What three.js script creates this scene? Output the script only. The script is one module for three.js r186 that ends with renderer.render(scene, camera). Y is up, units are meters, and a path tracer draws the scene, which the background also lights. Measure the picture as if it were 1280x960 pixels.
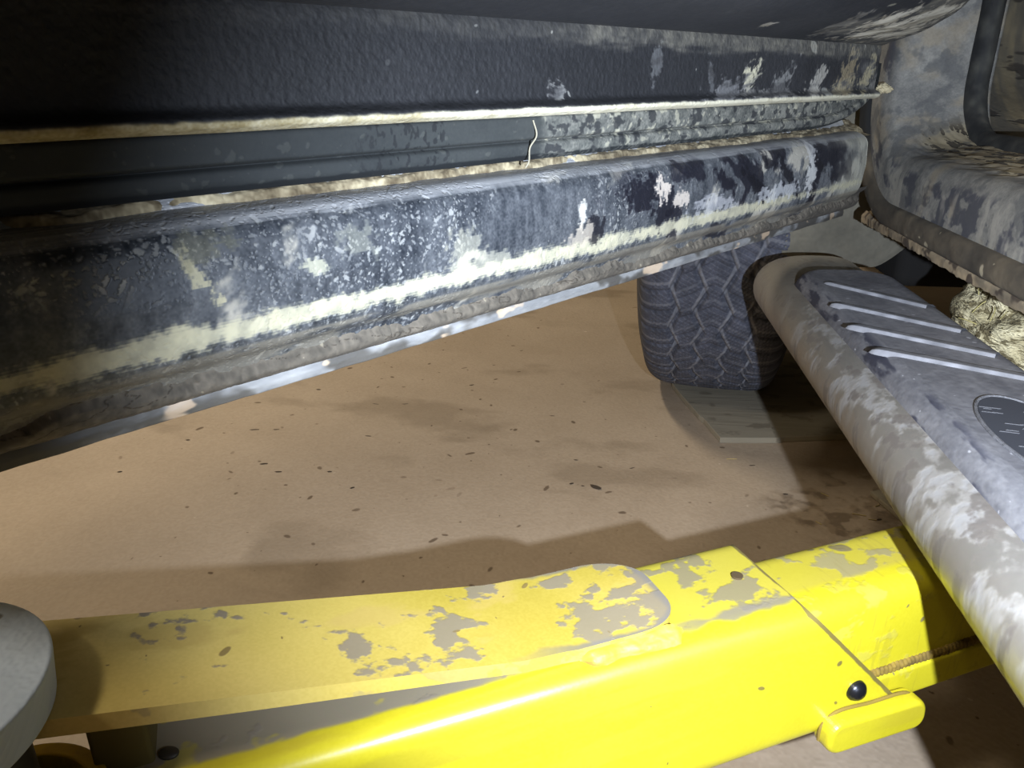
import * as THREE from 'three';
import { mergeGeometries as mergeAll } from 'three/addons/utils/BufferGeometryUtils.js';
import { RoundedBoxGeometry } from 'three/addons/geometries/RoundedBoxGeometry.js';
import { RectAreaLightUniformsLib } from 'three/addons/lights/RectAreaLightUniformsLib.js';

// ---------------------------------------------------------------- camera, exposure, big lights
// Axes: -z is the direction the truck points, +x is into the truck, metres, floor at y = 0.
const renderer = new THREE.WebGLRenderer({ antialias: true });
renderer.toneMapping = THREE.LinearToneMapping;
renderer.toneMappingExposure = 1.12;
renderer.shadowMap.enabled = true;
RectAreaLightUniformsLib.init();
const scene = new THREE.Scene();
scene.background = new THREE.Color(0x050505);
const camera = new THREE.PerspectiveCamera(53.13, 1280 / 960, 0.02, 40);
camera.rotation.order = 'YXZ';
camera.position.set(0, 0.6, 0);
camera.rotation.set(-0.38132, 0.11553, 0);

// hand-held work light, just outside the right edge of the frame
const TORCH = new THREE.Vector3(0.13, 0.54, -0.05);
const TORCH_AIM = new THREE.Vector3(0.08, 0.22, -1.05);
const torch = new THREE.SpotLight(0xdceaff, 3.4, 0, 0.94, 0.6, 2);
torch.position.copy(TORCH);
torch.target.position.copy(TORCH_AIM);
torch.castShadow = true;
torch.shadow.radius = 0.2;
torch.shadow.mapSize.set(2048, 2048);
scene.add(torch, torch.target);
const LAMP_POWER = 62;              // radiance of the ceiling tubes
const LAMP_COLOR = 0xfff6e2;

// ---------------------------------------------------------------- helpers
const mergeGeometries = (l) => mergeAll(l.some(g => !g.index) ? l.map(g => g.index ? g.toNonIndexed() : g) : l);
const used = {};
const numbered = (n) => { const k = used[n] = (used[n] ?? -1) + 1; return k ? `${n}_${String(k).padStart(3, '0')}` : n; };
function tag(o, label, category, group, kind) {
  if (label) o.userData.label = label;
  if (category) o.userData.category = category;
  if (group) o.userData.group = group;
  if (kind) o.userData.kind = kind;
  return o;
}
function thing(name, label, category, pos, group) {
  const g = new THREE.Group(); g.name = numbered(name); g.position.set(...pos); scene.add(g);
  g.userData.origin = undefined; delete g.userData.origin;
  origins.set(g, new THREE.Vector3(...pos));
  return tag(g, label, category, group);
}
const origins = new Map();
function part(name, parent, geom, mat, label) {              // geometry comes in world coordinates
  const o = origins.get(parent) ?? new THREE.Vector3();
  const m = new THREE.Mesh(geom.translate(-o.x, -o.y, -o.z), mat);
  m.name = name; m.castShadow = m.receiveShadow = true;
  origins.set(m, o); parent.add(m);
  if (label) m.userData.label = label;
  return m;
}
function solo(name, label, category, geom, mat, pos, group) { // a one-mesh thing, geometry local to pos
  const m = new THREE.Mesh(geom, mat); m.name = numbered(name); m.position.set(...pos);
  m.castShadow = m.receiveShadow = true; scene.add(m);
  return tag(m, label, category, group);
}
function structure(name, geom, mat, pos) {
  const m = new THREE.Mesh(geom, mat); m.name = name; m.position.set(...pos); m.receiveShadow = m.castShadow = true;
  m.userData.kind = 'structure'; scene.add(m); return m;
}
function rng(seed) { let a = seed >>> 0; return () => { a = (a + 0x6D2B79F5) | 0; let t = Math.imul(a ^ (a >>> 15), 1 | a); t = (t + Math.imul(t ^ (t >>> 7), 61 | t)) ^ t; return ((t ^ (t >>> 14)) >>> 0) / 4294967296; }; }
const { sin, cos, sqrt, abs, min, max, PI, floor } = Math;
const clamp = (x, a = 0, b = 1) => x < a ? a : x > b ? b : x;
const sm = (a, b, x) => { const t = clamp((x - a) / (b - a)); return t * t * (3 - 2 * t); };
const mix = (a, b, t) => a + (b - a) * t;
function hash(ix, iy, s) { let h = (Math.imul(ix, 374761393) + Math.imul(iy, 668265263) + Math.imul(s, 1442695041)) | 0; h = Math.imul(h ^ (h >>> 13), 1274126177); return ((h ^ (h >>> 16)) >>> 0) / 4294967296; }
function vn(x, y, s) {
  const ix = floor(x), iy = floor(y); let fx = x - ix, fy = y - iy;
  fx = fx * fx * (3 - 2 * fx); fy = fy * fy * (3 - 2 * fy);
  const a = hash(ix, iy, s), b = hash(ix + 1, iy, s), c = hash(ix, iy + 1, s), d = hash(ix + 1, iy + 1, s);
  return a + (b - a) * fx + (c - a) * fy + (a - b - c + d) * fx * fy;
}
function fbm(x, y, s, o = 4) { let r = 0, a = 0.5, t = 0; for (let i = 0; i < o; i++) { r += a * vn(x, y, s + i * 17); t += a; a *= 0.5; x = x * 2.03 + 3.1; y = y * 2.03 + 1.7; } return r / t; }
// spots: scattered drops, returns 0..1 cover at (x, y) in cells
function spots(x, y, s, dens, rmin, rmax, stretch = 1) {
  const ix = floor(x), iy = floor(y); let r = 0;
  for (let j = -1; j <= 1; j++) for (let i = -1; i <= 1; i++) {
    const cx = ix + i, cy = iy + j;
    if (hash(cx, cy, s) > dens) continue;
    const px = cx + hash(cx, cy, s + 1), py = cy + hash(cx, cy, s + 2), rr = rmin + (rmax - rmin) * hash(cx, cy, s + 3) ** 3;
    const th = hash(cx, cy, s + 4) * 6.28, k = 1 + (stretch - 1) * hash(cx, cy, s + 5);
    const dx = x - px, dy = y - py, a = (dx * cos(th) + dy * sin(th)) / k, b = -dx * sin(th) + dy * cos(th);
    const d = sqrt(a * a + b * b) / rr + 0.7 * (vn(x * 4, y * 4, s + 6) - 0.5);
    r = max(r, 1 - sm(0.75, 1.1, d));
  }
  return r;
}
const mixc = (a, b, t) => [a[0] + (b[0] - a[0]) * t, a[1] + (b[1] - a[1]) * t, a[2] + (b[2] - a[2]) * t];
// a smear of mud with a torn outline: 0..1 cover, centre (cs, cv), half sizes, angle
function blot(s, v, cs, cv, rs, rv, ang, seed, soft = 0.3) {
  const dx = s - cs, dy = v - cv; if (abs(dx) > 2.5 * (rs + rv) || abs(dy) > 2.5 * (rs + rv)) return 0;
  const a = (dx * cos(ang) + dy * sin(ang)) / rs, b = (-dx * sin(ang) + dy * cos(ang)) / rv;
  return sm(1 + soft, 1 - soft, sqrt(a * a + b * b) + 1.2 * (fbm(s * 70 + seed, v * 70, seed, 3) - 0.5) + 1.9 * (fbm(s * 210 + seed, v * 210, seed + 3, 4) - 0.5) + 0.8 * (fbm(a * 2 + seed, b * 9, seed + 5, 3) - 0.5));
}
// one surface: fn(u, v in metres) -> { c: [sRGB 0..255], r: roughness, h: height 0..1, m: metalness }
function surface({ W, H, w, h, u0 = 0, v0 = 0, bump = 0, metal = false, extra = {}, fn }) {
  const col = new Uint8Array(w * h * 4), orm = new Uint8Array(w * h * 4), bmp = bump ? new Uint8Array(w * h * 4) : null;
  for (let j = 0; j < h; j++) for (let i = 0; i < w; i++) {
    const o = fn(u0 + (i + 0.5) / w * W, v0 + (j + 0.5) / h * H), k = 4 * (j * w + i);
    col[k] = clamp(o.c[0], 0, 255); col[k + 1] = clamp(o.c[1], 0, 255); col[k + 2] = clamp(o.c[2], 0, 255); col[k + 3] = 255;
    orm[k] = 255; orm[k + 1] = clamp(o.r) * 255; orm[k + 2] = clamp(o.m ?? 0) * 255; orm[k + 3] = 255;
    if (bmp) { bmp[k] = bmp[k + 1] = bmp[k + 2] = clamp(o.h) * 255; bmp[k + 3] = 255; }
  }
  const tex = (d, srgb) => {
    const t = new THREE.DataTexture(d, w, h, THREE.RGBAFormat);
    t.wrapS = t.wrapT = THREE.RepeatWrapping; t.magFilter = THREE.LinearFilter; t.minFilter = THREE.LinearMipmapLinearFilter; t.generateMipmaps = true;
    t.repeat.set(1 / W, 1 / H); t.offset.set(-u0 / W, -v0 / H);
    if (srgb) t.colorSpace = THREE.SRGBColorSpace; t.needsUpdate = true; return t;
  };
  const p = { map: tex(col, true), roughnessMap: tex(orm), roughness: 1, metalness: metal ? 1 : 0, ...extra };
  if (metal) p.metalnessMap = p.roughnessMap;
  if (bmp) { p.bumpMap = tex(bmp); p.bumpScale = bump; }
  return new THREE.MeshPhysicalMaterial(p);
}
const plain = (c, rough = 0.8, o = {}) => new THREE.MeshStandardMaterial({ color: c, roughness: rough, ...o });

// grid of points; P(i, j) -> [x, y, z], UV(i, j) -> [u, v]
function grid(nu, nv, P, UV, closeU = false) {
  const pos = new Float32Array((nu + 1) * (nv + 1) * 3), uv = new Float32Array((nu + 1) * (nv + 1) * 2), idx = [];
  for (let j = 0; j <= nv; j++) for (let i = 0; i <= nu; i++) {
    const k = j * (nu + 1) + i; pos.set(P(i, j), 3 * k); uv.set(UV(i, j), 2 * k);
    if (i < nu && j < nv) idx.push(k, k + 1, k + nu + 2, k, k + nu + 2, k + nu + 1);
  }
  const g = new THREE.BufferGeometry();
  g.setAttribute('position', new THREE.BufferAttribute(pos, 3)); g.setAttribute('uv', new THREE.BufferAttribute(uv, 2)); g.setIndex(idx);
  g.computeVertexNormals();
  if (closeU) {                                            // average the seam
    const n = g.attributes.normal;
    for (let j = 0; j <= nv; j++) { const a = j * (nu + 1), b = a + nu; const v = new THREE.Vector3(n.getX(a) + n.getX(b), n.getY(a) + n.getY(b), n.getZ(a) + n.getZ(b)).normalize(); n.setXYZ(a, v.x, v.y, v.z); n.setXYZ(b, v.x, v.y, v.z); }
  }
  return g;
}
// polyline with rounded corners: pts [[x, y, r?]...]
function roundPoly(pts, r = 0.002, seg = 6, closed = false) {
  const out = [], n = pts.length;
  for (let i = 0; i < n; i++) {
    const p = pts[i];
    if (!closed && (i === 0 || i === n - 1)) { out.push([p[0], p[1]]); continue; }
    const a = pts[(i + n - 1) % n], b = pts[(i + 1) % n];
    let d1 = [a[0] - p[0], a[1] - p[1]], d2 = [b[0] - p[0], b[1] - p[1]];
    const l1 = Math.hypot(...d1), l2 = Math.hypot(...d2); d1 = d1.map(v => v / l1); d2 = d2.map(v => v / l2);
    const rr = min(p[2] ?? r, l1 * 0.48, l2 * 0.48);
    for (let k = 0; k <= seg; k++) {
      const t = k / seg, A = (1 - t) * (1 - t), B = t * t;
      out.push([p[0] + d1[0] * rr * A + d2[0] * rr * B, p[1] + d1[1] * rr * A + d2[1] * rr * B]);
    }
  }
  if (closed) out.push([...out[0]]);
  return out;
}
// resample to a step; returns [{x, y, s, nx, ny}]
function resample(pts, step) {
  const out = []; let s = 0;
  for (let i = 0; i < pts.length - 1; i++) {
    const [x0, y0] = pts[i], [x1, y1] = pts[i + 1], l = Math.hypot(x1 - x0, y1 - y0); if (l < 1e-7) continue;
    const n = max(1, Math.round(l / step));
    for (let k = 0; k < n; k++) out.push({ x: mix(x0, x1, k / n), y: mix(y0, y1, k / n), s: s + l * k / n });
    s += l;
  }
  const q = pts[pts.length - 1]; out.push({ x: q[0], y: q[1], s });
  for (let i = 0; i < out.length; i++) {
    const a = out[max(0, i - 1)], b = out[min(out.length - 1, i + 1)], l = Math.hypot(b.x - a.x, b.y - a.y) || 1;
    out[i].nx = (b.y - a.y) / l; out[i].ny = -(b.x - a.x) / l;
  }
  return out;
}
function capGeom(pts, map3, uvf = (x, y) => [x, y]) {       // flat cap from a closed 2-D outline
  const v = pts.map(p => new THREE.Vector2(p[0], p[1]));
  if (v.length > 1 && v[0].distanceTo(v[v.length - 1]) < 1e-6) v.pop();
  const tri = THREE.ShapeUtils.triangulateShape(v, []), g = new THREE.BufferGeometry();
  g.setAttribute('position', new THREE.Float32BufferAttribute(v.flatMap(p => map3(p.x, p.y)), 3));
  g.setAttribute('uv', new THREE.Float32BufferAttribute(v.flatMap(p => uvf(p.x, p.y)), 2));
  g.setIndex(tri.flat()); g.computeVertexNormals(); return g;
}
const V3 = (x, y, z) => new THREE.Vector3(x, y, z);
function boxAt(x0, x1, y0, y1, z0, z1, r = 0) {
  const g = r ? new RoundedBoxGeometry(x1 - x0, y1 - y0, z1 - z0, 3, r) : new THREE.BoxGeometry(x1 - x0, y1 - y0, z1 - z0);
  return g.translate((x0 + x1) / 2, (y0 + y1) / 2, (z0 + z1) / 2);
}
function lump(rx, ry, rz, seed, rough = 0.25, freq = 3, seg = 24) { // an irregular clod
  const g = new THREE.SphereGeometry(1, seg, floor(seg * 0.7)), p = g.attributes.position;
  for (let i = 0; i < p.count; i++) {
    const x = p.getX(i), y = p.getY(i), z = p.getZ(i);
    const n = 1 + rough * 2 * (fbm(x * freq + z * 1.7 + 9, y * freq - z * freq, seed, 4) - 0.5);
    p.setXYZ(i, x * rx * n, y * ry * n, z * rz * n);
  }
  g.computeVertexNormals(); return g;
}

// ---------------------------------------------------------------- the setting
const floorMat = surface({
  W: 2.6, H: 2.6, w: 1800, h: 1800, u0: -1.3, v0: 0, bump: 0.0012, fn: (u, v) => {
    const a = fbm(u * 3, v * 3, 11, 5), b = fbm(u * 14, v * 14, 12, 4), c = vn(u * 300, v * 300, 13);
    let col = mixc([158, 138, 116], [182, 162, 138], clamp(0.3 + a * 0.5 + (b - 0.5) * 0.35));
    col = col.map(x => x + (c - 0.5) * 9);
    const st = sm(0.62, 0.8, fbm(u * 5 + 4, v * 9, 21, 5)) * 0.28 * (0.5 + b);
    col = mixc(col, [104, 88, 68], st);
    const sk = spots(u * 34, v * 34, 31, 0.28, 0.02, 0.13, 2.6); col = mixc(col, [86, 68, 50], sk * 0.75 * sm(0.35, 0.6, fbm(u * 4, v * 4, 33, 3)));
    const sp = spots(u * 9, v * 9, 41, 0.1, 0.01, 0.05, 2); col = mixc(col, [226, 210, 190], sp * 0.5);
    // darker brown patch with a broken outline beside the truck
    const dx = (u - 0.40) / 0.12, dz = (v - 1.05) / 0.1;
    const darkPatch = sm(1.25, 0.8, sqrt(dx * dx + dz * dz) + 0.9 * (fbm(u * 18, v * 18, 51, 4) - 0.5));
    col = mixc(col, mixc([84, 68, 50], [124, 104, 80], sm(0.4, 0.6, fbm(u * 70, v * 70, 53, 4))), darkPatch * 0.5 * (0.3 + 0.9 * sm(0.42, 0.56, fbm(u * 40, v * 40, 52, 5))));
    return { c: col, r: 0.62 + (b - 0.5) * 0.3 + sk * 0.2, h: 0.5 + (b - 0.5) * 0.5 + (c - 0.5) * 0.3 };
  },
});
function floorGeom() {
  const g = new THREE.BoxGeometry(9, 0.1, 9), p = g.attributes.position, uv = g.attributes.uv;
  for (let i = 0; i < p.count; i++) uv.setXY(i, p.getX(i) + 0.5, -(p.getZ(i) - 0.3));
  return g;
}
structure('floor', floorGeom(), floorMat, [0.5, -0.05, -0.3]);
const wallMat = plain(0xb9b2a2, 0.9);
structure('wall_left', new THREE.BoxGeometry(0.15, 4, 9.3), wallMat, [-4.075, 2, -0.3]);
structure('wall_right', new THREE.BoxGeometry(0.15, 4, 9.3), wallMat, [5.075, 2, -0.3]);
structure('wall_front', new THREE.BoxGeometry(9, 4, 0.15), wallMat, [0.5, 2, -4.875]);
structure('wall_back', new THREE.BoxGeometry(9, 4, 0.15), wallMat, [0.5, 2, 4.275]);
structure('ceiling', new THREE.BoxGeometry(9.3, 0.15, 9.3), plain(0xcfcabd, 0.9), [0.5, 4.075, -0.3]);
for (const [x, z, where] of [[-1.9, -1.9, 'ahead of the open truck door'], [-1.9, 1.2, 'behind the photographer']]) {
  const t = thing('ceiling_lamp', `long warm ceiling lamp over the left of the shop, ${where}`, 'lamp', [x, 3.93, z], 'ceiling lamps');
  part('housing', t, boxAt(x - 0.16, x + 0.16, 3.95, 4.0, z - 0.65, z + 0.65, 0.01), plain(0xdddddd, 0.6));
  part('diffuser', t, boxAt(x - 0.14, x + 0.14, 3.93, 3.955, z - 0.62, z + 0.62), new THREE.MeshStandardMaterial({ color: 0xffffff, emissive: LAMP_COLOR, emissiveIntensity: 1.5 }));
  const r = new THREE.RectAreaLight(LAMP_COLOR, LAMP_POWER, 0.28, 1.24); r.position.set(0, -0.012, 0); r.rotation.x = -PI / 2; t.add(r);
}

// ---------------------------------------------------------------- the truck
const truck = thing('pickup_truck', 'muddy dark pickup truck, front door open, running board and front wheel in view', 'truck', [1.2, 0, 0]);
// door frame of reference: s runs back from the hinge along the bottom, u towards the cabin, h up
const HP = V3(0.34, 0, -1.10), DE = V3(-0.603, 0, 0.797).normalize(), DN = V3(DE.z, 0, -DE.x);
const D = (s, u, h) => [HP.x + DE.x * s + DN.x * u, h, HP.z + DE.z * s + DN.z * u];
const DOOR_LEN = 1.09;
const MUD = [176, 164, 140], MUDB = [112, 98, 78], PALE = [214, 206, 180], PAINT = [20, 24, 30];

// inner steel of the door, bottom up
const doorProfile = roundPoly([[0, 0.431], [0, 0.442], [0.012, 0.445], [0.016, 0.458, 0.004], [0.027, 0.465, 0.004], [0.031, 0.474, 0.006], [0.0335, 0.50], [0.031, 0.529, 0.010], [0.020, 0.5365, 0.012], [0.002, 0.5385, 0.002], [-0.008, 0.541, 0.002], [-0.008, 1.15], [-0.080, 1.15, 0.01], [-0.080, 0.431]], 0.003, 5, true);
const dents = (s, v) => 0.0012 * (fbm(s * 9, v * 20, 71, 3) - 0.5);
{
  // first steps of the outline are resampled finely where they are seen
}
const hOfArc = []; // arc length -> height, for the dirt bands
const dp = resample(doorProfile, 0.0016);
for (const p of dp) hOfArc.push([p.s, p.y, p.x]);
const doorMat = surface({
  W: 1.1, H: 0.16, w: 2048, h: 320, bump: 0.0014, fn: (s, v) => {
    // v: arc length from the hem
    let h = 0.44; for (const q of hOfArc) if (q[0] <= v) h = q[1]; else break;
    const g1 = fbm(s * 40, v * 40, 101, 4), g2 = fbm(s * 150, v * 150, 102, 3), fine = vn(s * 900, v * 900, 103);
    const streak = fbm(s * 220, v * 18, 104, 4), far = sm(0.95, 0.15, s + (g1 - 0.5) * 0.5);
    // a dried film with grain of its own over dark paint
    let dust = 0.40 + 0.50 * (g1 - 0.40) + 0.34 * (streak - 0.5) + 0.25 * (g2 - 0.5) + (fine - 0.5) * 0.22;
    dust += 0.22 * (far - 0.5);
    let col = mixc(PAINT, [134, 134, 134], clamp(dust));
    let rough = 0.34 + 0.5 * clamp(dust), ht = 0.4 + 0.1 * g2;
    // dried splashes
    const sp = max(0.7 * spots(s * 520, v * 520, 109, 0.4, 0.1, 0.55, 2.4), spots(s * 330, v * 330, 110, 0.26, 0.06, 0.48, 3.0), spots(s * 170, v * 170, 111, 0.12, 0.04, 0.34, 3.4), spots(s * 60, v * 60, 112, 0.07, 0.03, 0.16, 3.6)) * sm(0.22, 0.5, fbm(s * 14, v * 25, 113, 3)) * (0.55 + 0.45 * sm(0.5, 0.62, s));
    col = mixc(col, [176, 174, 166], sp * (0.3 + 0.45 * vn(s * 90, v * 90, 114))); rough = mix(rough, 0.95, sp); ht += sp * 0.3;
    // big mud patches nearer the hinge
    const mp = sm(0.60, 0.70, fbm(s * 32 + 3, v * 34 + s * 12, 121, 5) + 0.13 * sm(0.5, 0.08, s) - 0.08 * sm(0.45, 0.7, s));
    col = mixc(col, [186, 178, 160], mp * 0.75); rough = mix(rough, 0.97, mp); ht += mp * 0.25;
    const wet = sm(0.56, 0.64, fbm(s * 36 + 8, v * 40 - s * 16, 125, 5)) * sm(0.66, 0.5, s); col = mixc(col, [26, 26, 34], wet * 0.8); rough = mix(rough, 0.4, wet);
    const hinge = sm(0.20, 0.10, s + (fbm(s * 30, v * 60, 127, 4) - 0.5) * 0.12) * (0.55 + 0.6 * streak); col = mixc(col, [172, 168, 152], clamp(hinge));
    // pale clay caked along the lower crease
    const cr = sm(0.0085, 0.0035, abs(h - 0.4785) + 0.008 * (fbm(s * 60, v * 60, 131, 4) - 0.45) + 0.006 * (fbm(s * 300, v * 300, 132, 3) - 0.5) + 0.0032 * sm(0.42, 0.2, s));
    col = mixc(col, [184, 177, 148], cr * (0.85 + 0.4 * (g2 - 0.5))); rough = mix(rough, 1, cr); ht += cr * 0.2;
    // below the crease: smeared brown
    const low = sm(0.4705, 0.467, h) * sm(0.42, 0.62, fbm(s * 26, v * 90, 133, 4) + 0.12); col = mixc(col, [120, 112, 96], low * 0.7); rough = mix(rough, 0.95, low);
    const top = sm(0.529, 0.5335, h + 0.003 * (fbm(s * 70, 3, 134, 3) - 0.5)); col = mixc(col, [176, 175, 174], top * (0.55 + 0.6 * (fbm(s * 8, v * 700, 135, 3) - 0.3))); rough = mix(rough, 0.45, top);
    for (const [cs, ch, rs, rh, an, pc, al] of [[0.555, 0.508, 0.020, 0.013, 0.2, [22, 22, 30], 0.85], [0.52, 0.497, 0.014, 0.012, 0.4, [22, 22, 30], 0.8], [0.615, 0.490, 0.010, 0.010, 0.2, [24, 24, 30], 0.8], [0.50, 0.522, 0.012, 0.008, 0, [30, 30, 38], 0.7], [0.525, 0.513, 0.010, 0.008, 0.3, [206, 192, 176], 0.85], [0.497, 0.502, 0.010, 0.007, 0.3, [206, 192, 176], 0.8], [0.632, 0.505, 0.005, 0.010, 0, [206, 200, 186], 0.8], [0.63, 0.488, 0.014, 0.008, 0, [176, 164, 146], 0.7], [0.42, 0.508, 0.022, 0.006, 0.5, [24, 24, 32], 0.85], [0.36, 0.500, 0.03, 0.006, 0.5, [24, 24, 30], 0.85], [0.29, 0.503, 0.03, 0.006, 0.6, [26, 26, 32], 0.85], [0.34, 0.520, 0.02, 0.006, 0.3, [28, 28, 34], 0.8], [0.21, 0.507, 0.02, 0.004, 0.5, [30, 30, 34], 0.8], [0.235, 0.500, 0.012, 0.02, 0, [206, 204, 198], 0.8], [0.24, 0.526, 0.010, 0.012, 0.4, [190, 188, 184], 0.7], [0.44, 0.490, 0.03, 0.008, 0, [186, 184, 184], 0.6], [0.31, 0.489, 0.04, 0.008, 0, [190, 190, 190], 0.65], [0.75, 0.497, 0.012, 0.012, 0, [170, 164, 140], 0.45], [0.83, 0.512, 0.010, 0.008, 0, [150, 148, 130], 0.4], [0.925, 0.509, 0.004, 0.012, -0.5, [180, 172, 140], 0.8], [0.86, 0.503, 0.008, 0.004, 0.2, [180, 176, 150], 0.7], [0.73, 0.483, 0.02, 0.010, 0, [176, 170, 146], 0.5], [0.92, 0.523, 0.012, 0.007, 0, [120, 116, 92], 0.4]]) {
      const k = blot(s, h, cs, ch, rs, rh, an, 300 + floor(cs * 991)); if (k > 0) { col = mixc(col, pc, k * al); rough = mix(rough, pc[0] > 90 ? 0.95 : 0.4, k); }
    }
    const chan = sm(0.5384, 0.5394, h + 0.001 * (fbm(s * 80, 1, 136, 3) - 0.5)); col = mixc(col, mixc([168, 152, 118], [84, 70, 50], sm(0.5, 0.62, fbm(s * 50, v * 300, 137, 4))), chan * 0.95); rough = mix(rough, 1, chan);
    return { c: col, r: clamp(rough, 0.25, 1), h: ht };
  },
  extra: { clearcoat: 0.0 },
});
function doorGeom() {
  const rows = [];
  const nS = 420, s0 = 0.080, L = DOOR_LEN;
  // keep all outline points, thin the hidden ones
  const keep = dp.filter((p, i) => p.s < 0.145 || i % 40 === 0 || i === dp.length - 1);
  const g = grid(nS, keep.length - 1, (i, j) => { const s = mix(s0, L, i / nS), p = keep[j], d = p.s < 0.14 && p.s > 0.012 ? dents(s, p.s) : 0; return D(s, p.x + d, p.y); }, (i, j) => [mix(s0, L, i / nS), keep[j].s < 0.15 ? keep[j].s : 0.075 + 0.03 * sin(keep[j].s * 6)]);
  const out = keep.map(p => [p.x, p.y]);
  const e1 = capGeom(out, (x, y) => D(s0, x, y), (x, y) => [0.06 + x, 0.06 + (y - 0.47) * 0.3]);
  const e2 = capGeom(out, (x, y) => D(L, x, y), (x, y) => [0.70 + x, 0.075 + (y - 0.43) * 0.03]);
  return mergeGeometries([g, e1, e2]);
}
const door = part('door', truck, doorGeom(), doorMat, 'open front door, dark steel caked with dried clay');

// bright folded hem along the very bottom
const hemMat = surface({
  W: 1.1, H: 0.02, w: 2048, h: 40, bump: 0.0008, fn: (s, v) => {
    const n = fbm(s * 60, v * 200, 151, 4), m = fbm(s * 25, v * 40, 152, 4);
    let c = mixc([104, 104, 104], [166, 164, 160], n);
    c = mixc(c, [74, 70, 64], sm(0.5, 0.62, m + 0.10 * sm(0.62, 0.85, s) + 0.2 * sm(0.42, 0.25, s)) * 0.85);
    const rust = sm(0.66, 0.74, fbm(s * 45, v * 90, 153, 3)); c = mixc(c, [214, 184, 150], rust * 0.7);
    return { c, r: 0.55, h: n };
  },
});
{
  const prof = resample(roundPoly([[-0.002, 0.4295], [0.0035, 0.4295], [0.0045, 0.4345], [0.0035, 0.4395], [-0.002, 0.4395]], 0.0012, 4), 0.001);
  const nS = 500;
  part('hem_flange', door, grid(nS, prof.length - 1, (i, j) => { const s = mix(0.05, DOOR_LEN - 0.003, i / nS), p = prof[j]; return D(s, p.x + 0.0006 * (fbm(s * 90, p.s * 200, 161) - 0.5), p.y + 0.0012 * (fbm(s * 40, 3, 162) - 0.5)); }, (i, j) => [mix(0.05, DOOR_LEN, i / nS), prof[j].s]), hemMat, 'pale chipped hem at the bottom of the door');
}
// packed mud on the ledge above the hem: a crust with torn edges
const crustMat = surface({
  W: 0.4, H: 0.1, w: 1024, h: 256, bump: 0.0014, fn: (u, v) => {
    const a = fbm(u * 60, v * 60, 171, 5), b = fbm(u * 300, v * 300, 172, 3), cr = sm(0.012, 0.0, abs(fbm(u * 26, v * 110, 173, 4) - 0.56));
    let c = mixc([66, 61, 53], [112, 103, 90], clamp(a * 0.6 + b * 0.9 - 0.2)); c = mixc(c, [150, 140, 118], 0.6 * spots(u * 160, v * 160, 174, 0.12, 0.05, 0.3, 2)); c = mixc(c, [52, 44, 34], cr * 0.6);
    return { c, r: 1, h: 0.5 + 0.5 * (b - 0.5) - cr * 0.5 };
  },
});
{
  const prof = resample(roundPoly([[-0.003, 0.4395], [0.006, 0.441], [0.0155, 0.4465], [0.0185, 0.457], [0.027, 0.4635], [0.0315, 0.4690]], 0.003, 5), 0.0008);
  const len = prof[prof.length - 1].s, nS = 900;
  part('mud_crust', door, grid(nS, prof.length - 1, (i, j) => {
    const s = mix(0.045, DOOR_LEN - 0.01, i / nS), p = prof[j], t = p.s / len;
    const top = 0.50 + 0.40 * (fbm(s * 30, 5, 181, 6) - 0.5) + 0.12 * (fbm(s * 190, p.s * 190, 185, 3) - 0.5) + 0.10 * sm(0.35, 0.1, s), bot = 0.06 + 0.35 * (fbm(s * 34, 8, 182, 6) - 0.45) + 0.1 * (fbm(s * 190, p.s * 190, 186, 3) - 0.5);
    const cover = sm(top + 0.05, top - 0.09, t) * sm(bot - 0.03, bot + 0.07, t);
    const th = -0.003 + cover * (0.0048 + 0.0007 * (fbm(s * 60, p.s * 60, 183, 5) - 0.4) + 0.0006 * (fbm(s * 260, p.s * 260, 184, 3) - 0.5));
    return D(s, p.x + p.nx * th, p.y + p.ny * th);
  }, (i, j) => [mix(0.045, DOOR_LEN - 0.01, i / nS), prof[j].s]), crustMat, 'brown mud packed above the hem');
}
// crumbling clay in the channel under the seal
{
  const r = rng(5), list = [];
  const prof = resample([[0.024, 0.5345], [0.012, 0.5372], [0.004, 0.540], [-0.004, 0.544], [-0.008, 0.548]], 0.0007), nS = 900;
  list.push(grid(nS, prof.length - 1, (i, j) => {
    const s = mix(0.05, DOOR_LEN - 0.01, i / nS), p = prof[j], t = j / (prof.length - 1);
    const edge = 0.60 + 0.45 * (fbm(s * 28, 2, 191, 5) - 0.5) - 0.12 * sm(0.5, 0.2, s);
    const th = -0.0025 + sm(edge - 0.10, edge + 0.04, t) * (0.0035 + 0.004 * (fbm(s * 90, p.s * 200, 192, 4) - 0.4));
    return D(s, p.x + p.nx * th, p.y + p.ny * th);
  }, (i, j) => [mix(0.05, DOOR_LEN, i / nS), prof[j].s]));
  const m = surface({ W: 0.3, H: 0.05, w: 768, h: 128, bump: 0.001, fn: (u, v) => { const a = fbm(u * 90, v * 200, 195, 4), b = vn(u * 700, v * 700, 196); return { c: mixc([84, 72, 52], [196, 182, 148], clamp((a - 0.25) * 1.7 + (b - 0.5) * 0.3)), r: 1, h: a }; } });
  part('channel_clay', door, mergeGeometries(list), m, 'crumbly pale clay lying in the channel');
}
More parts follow.
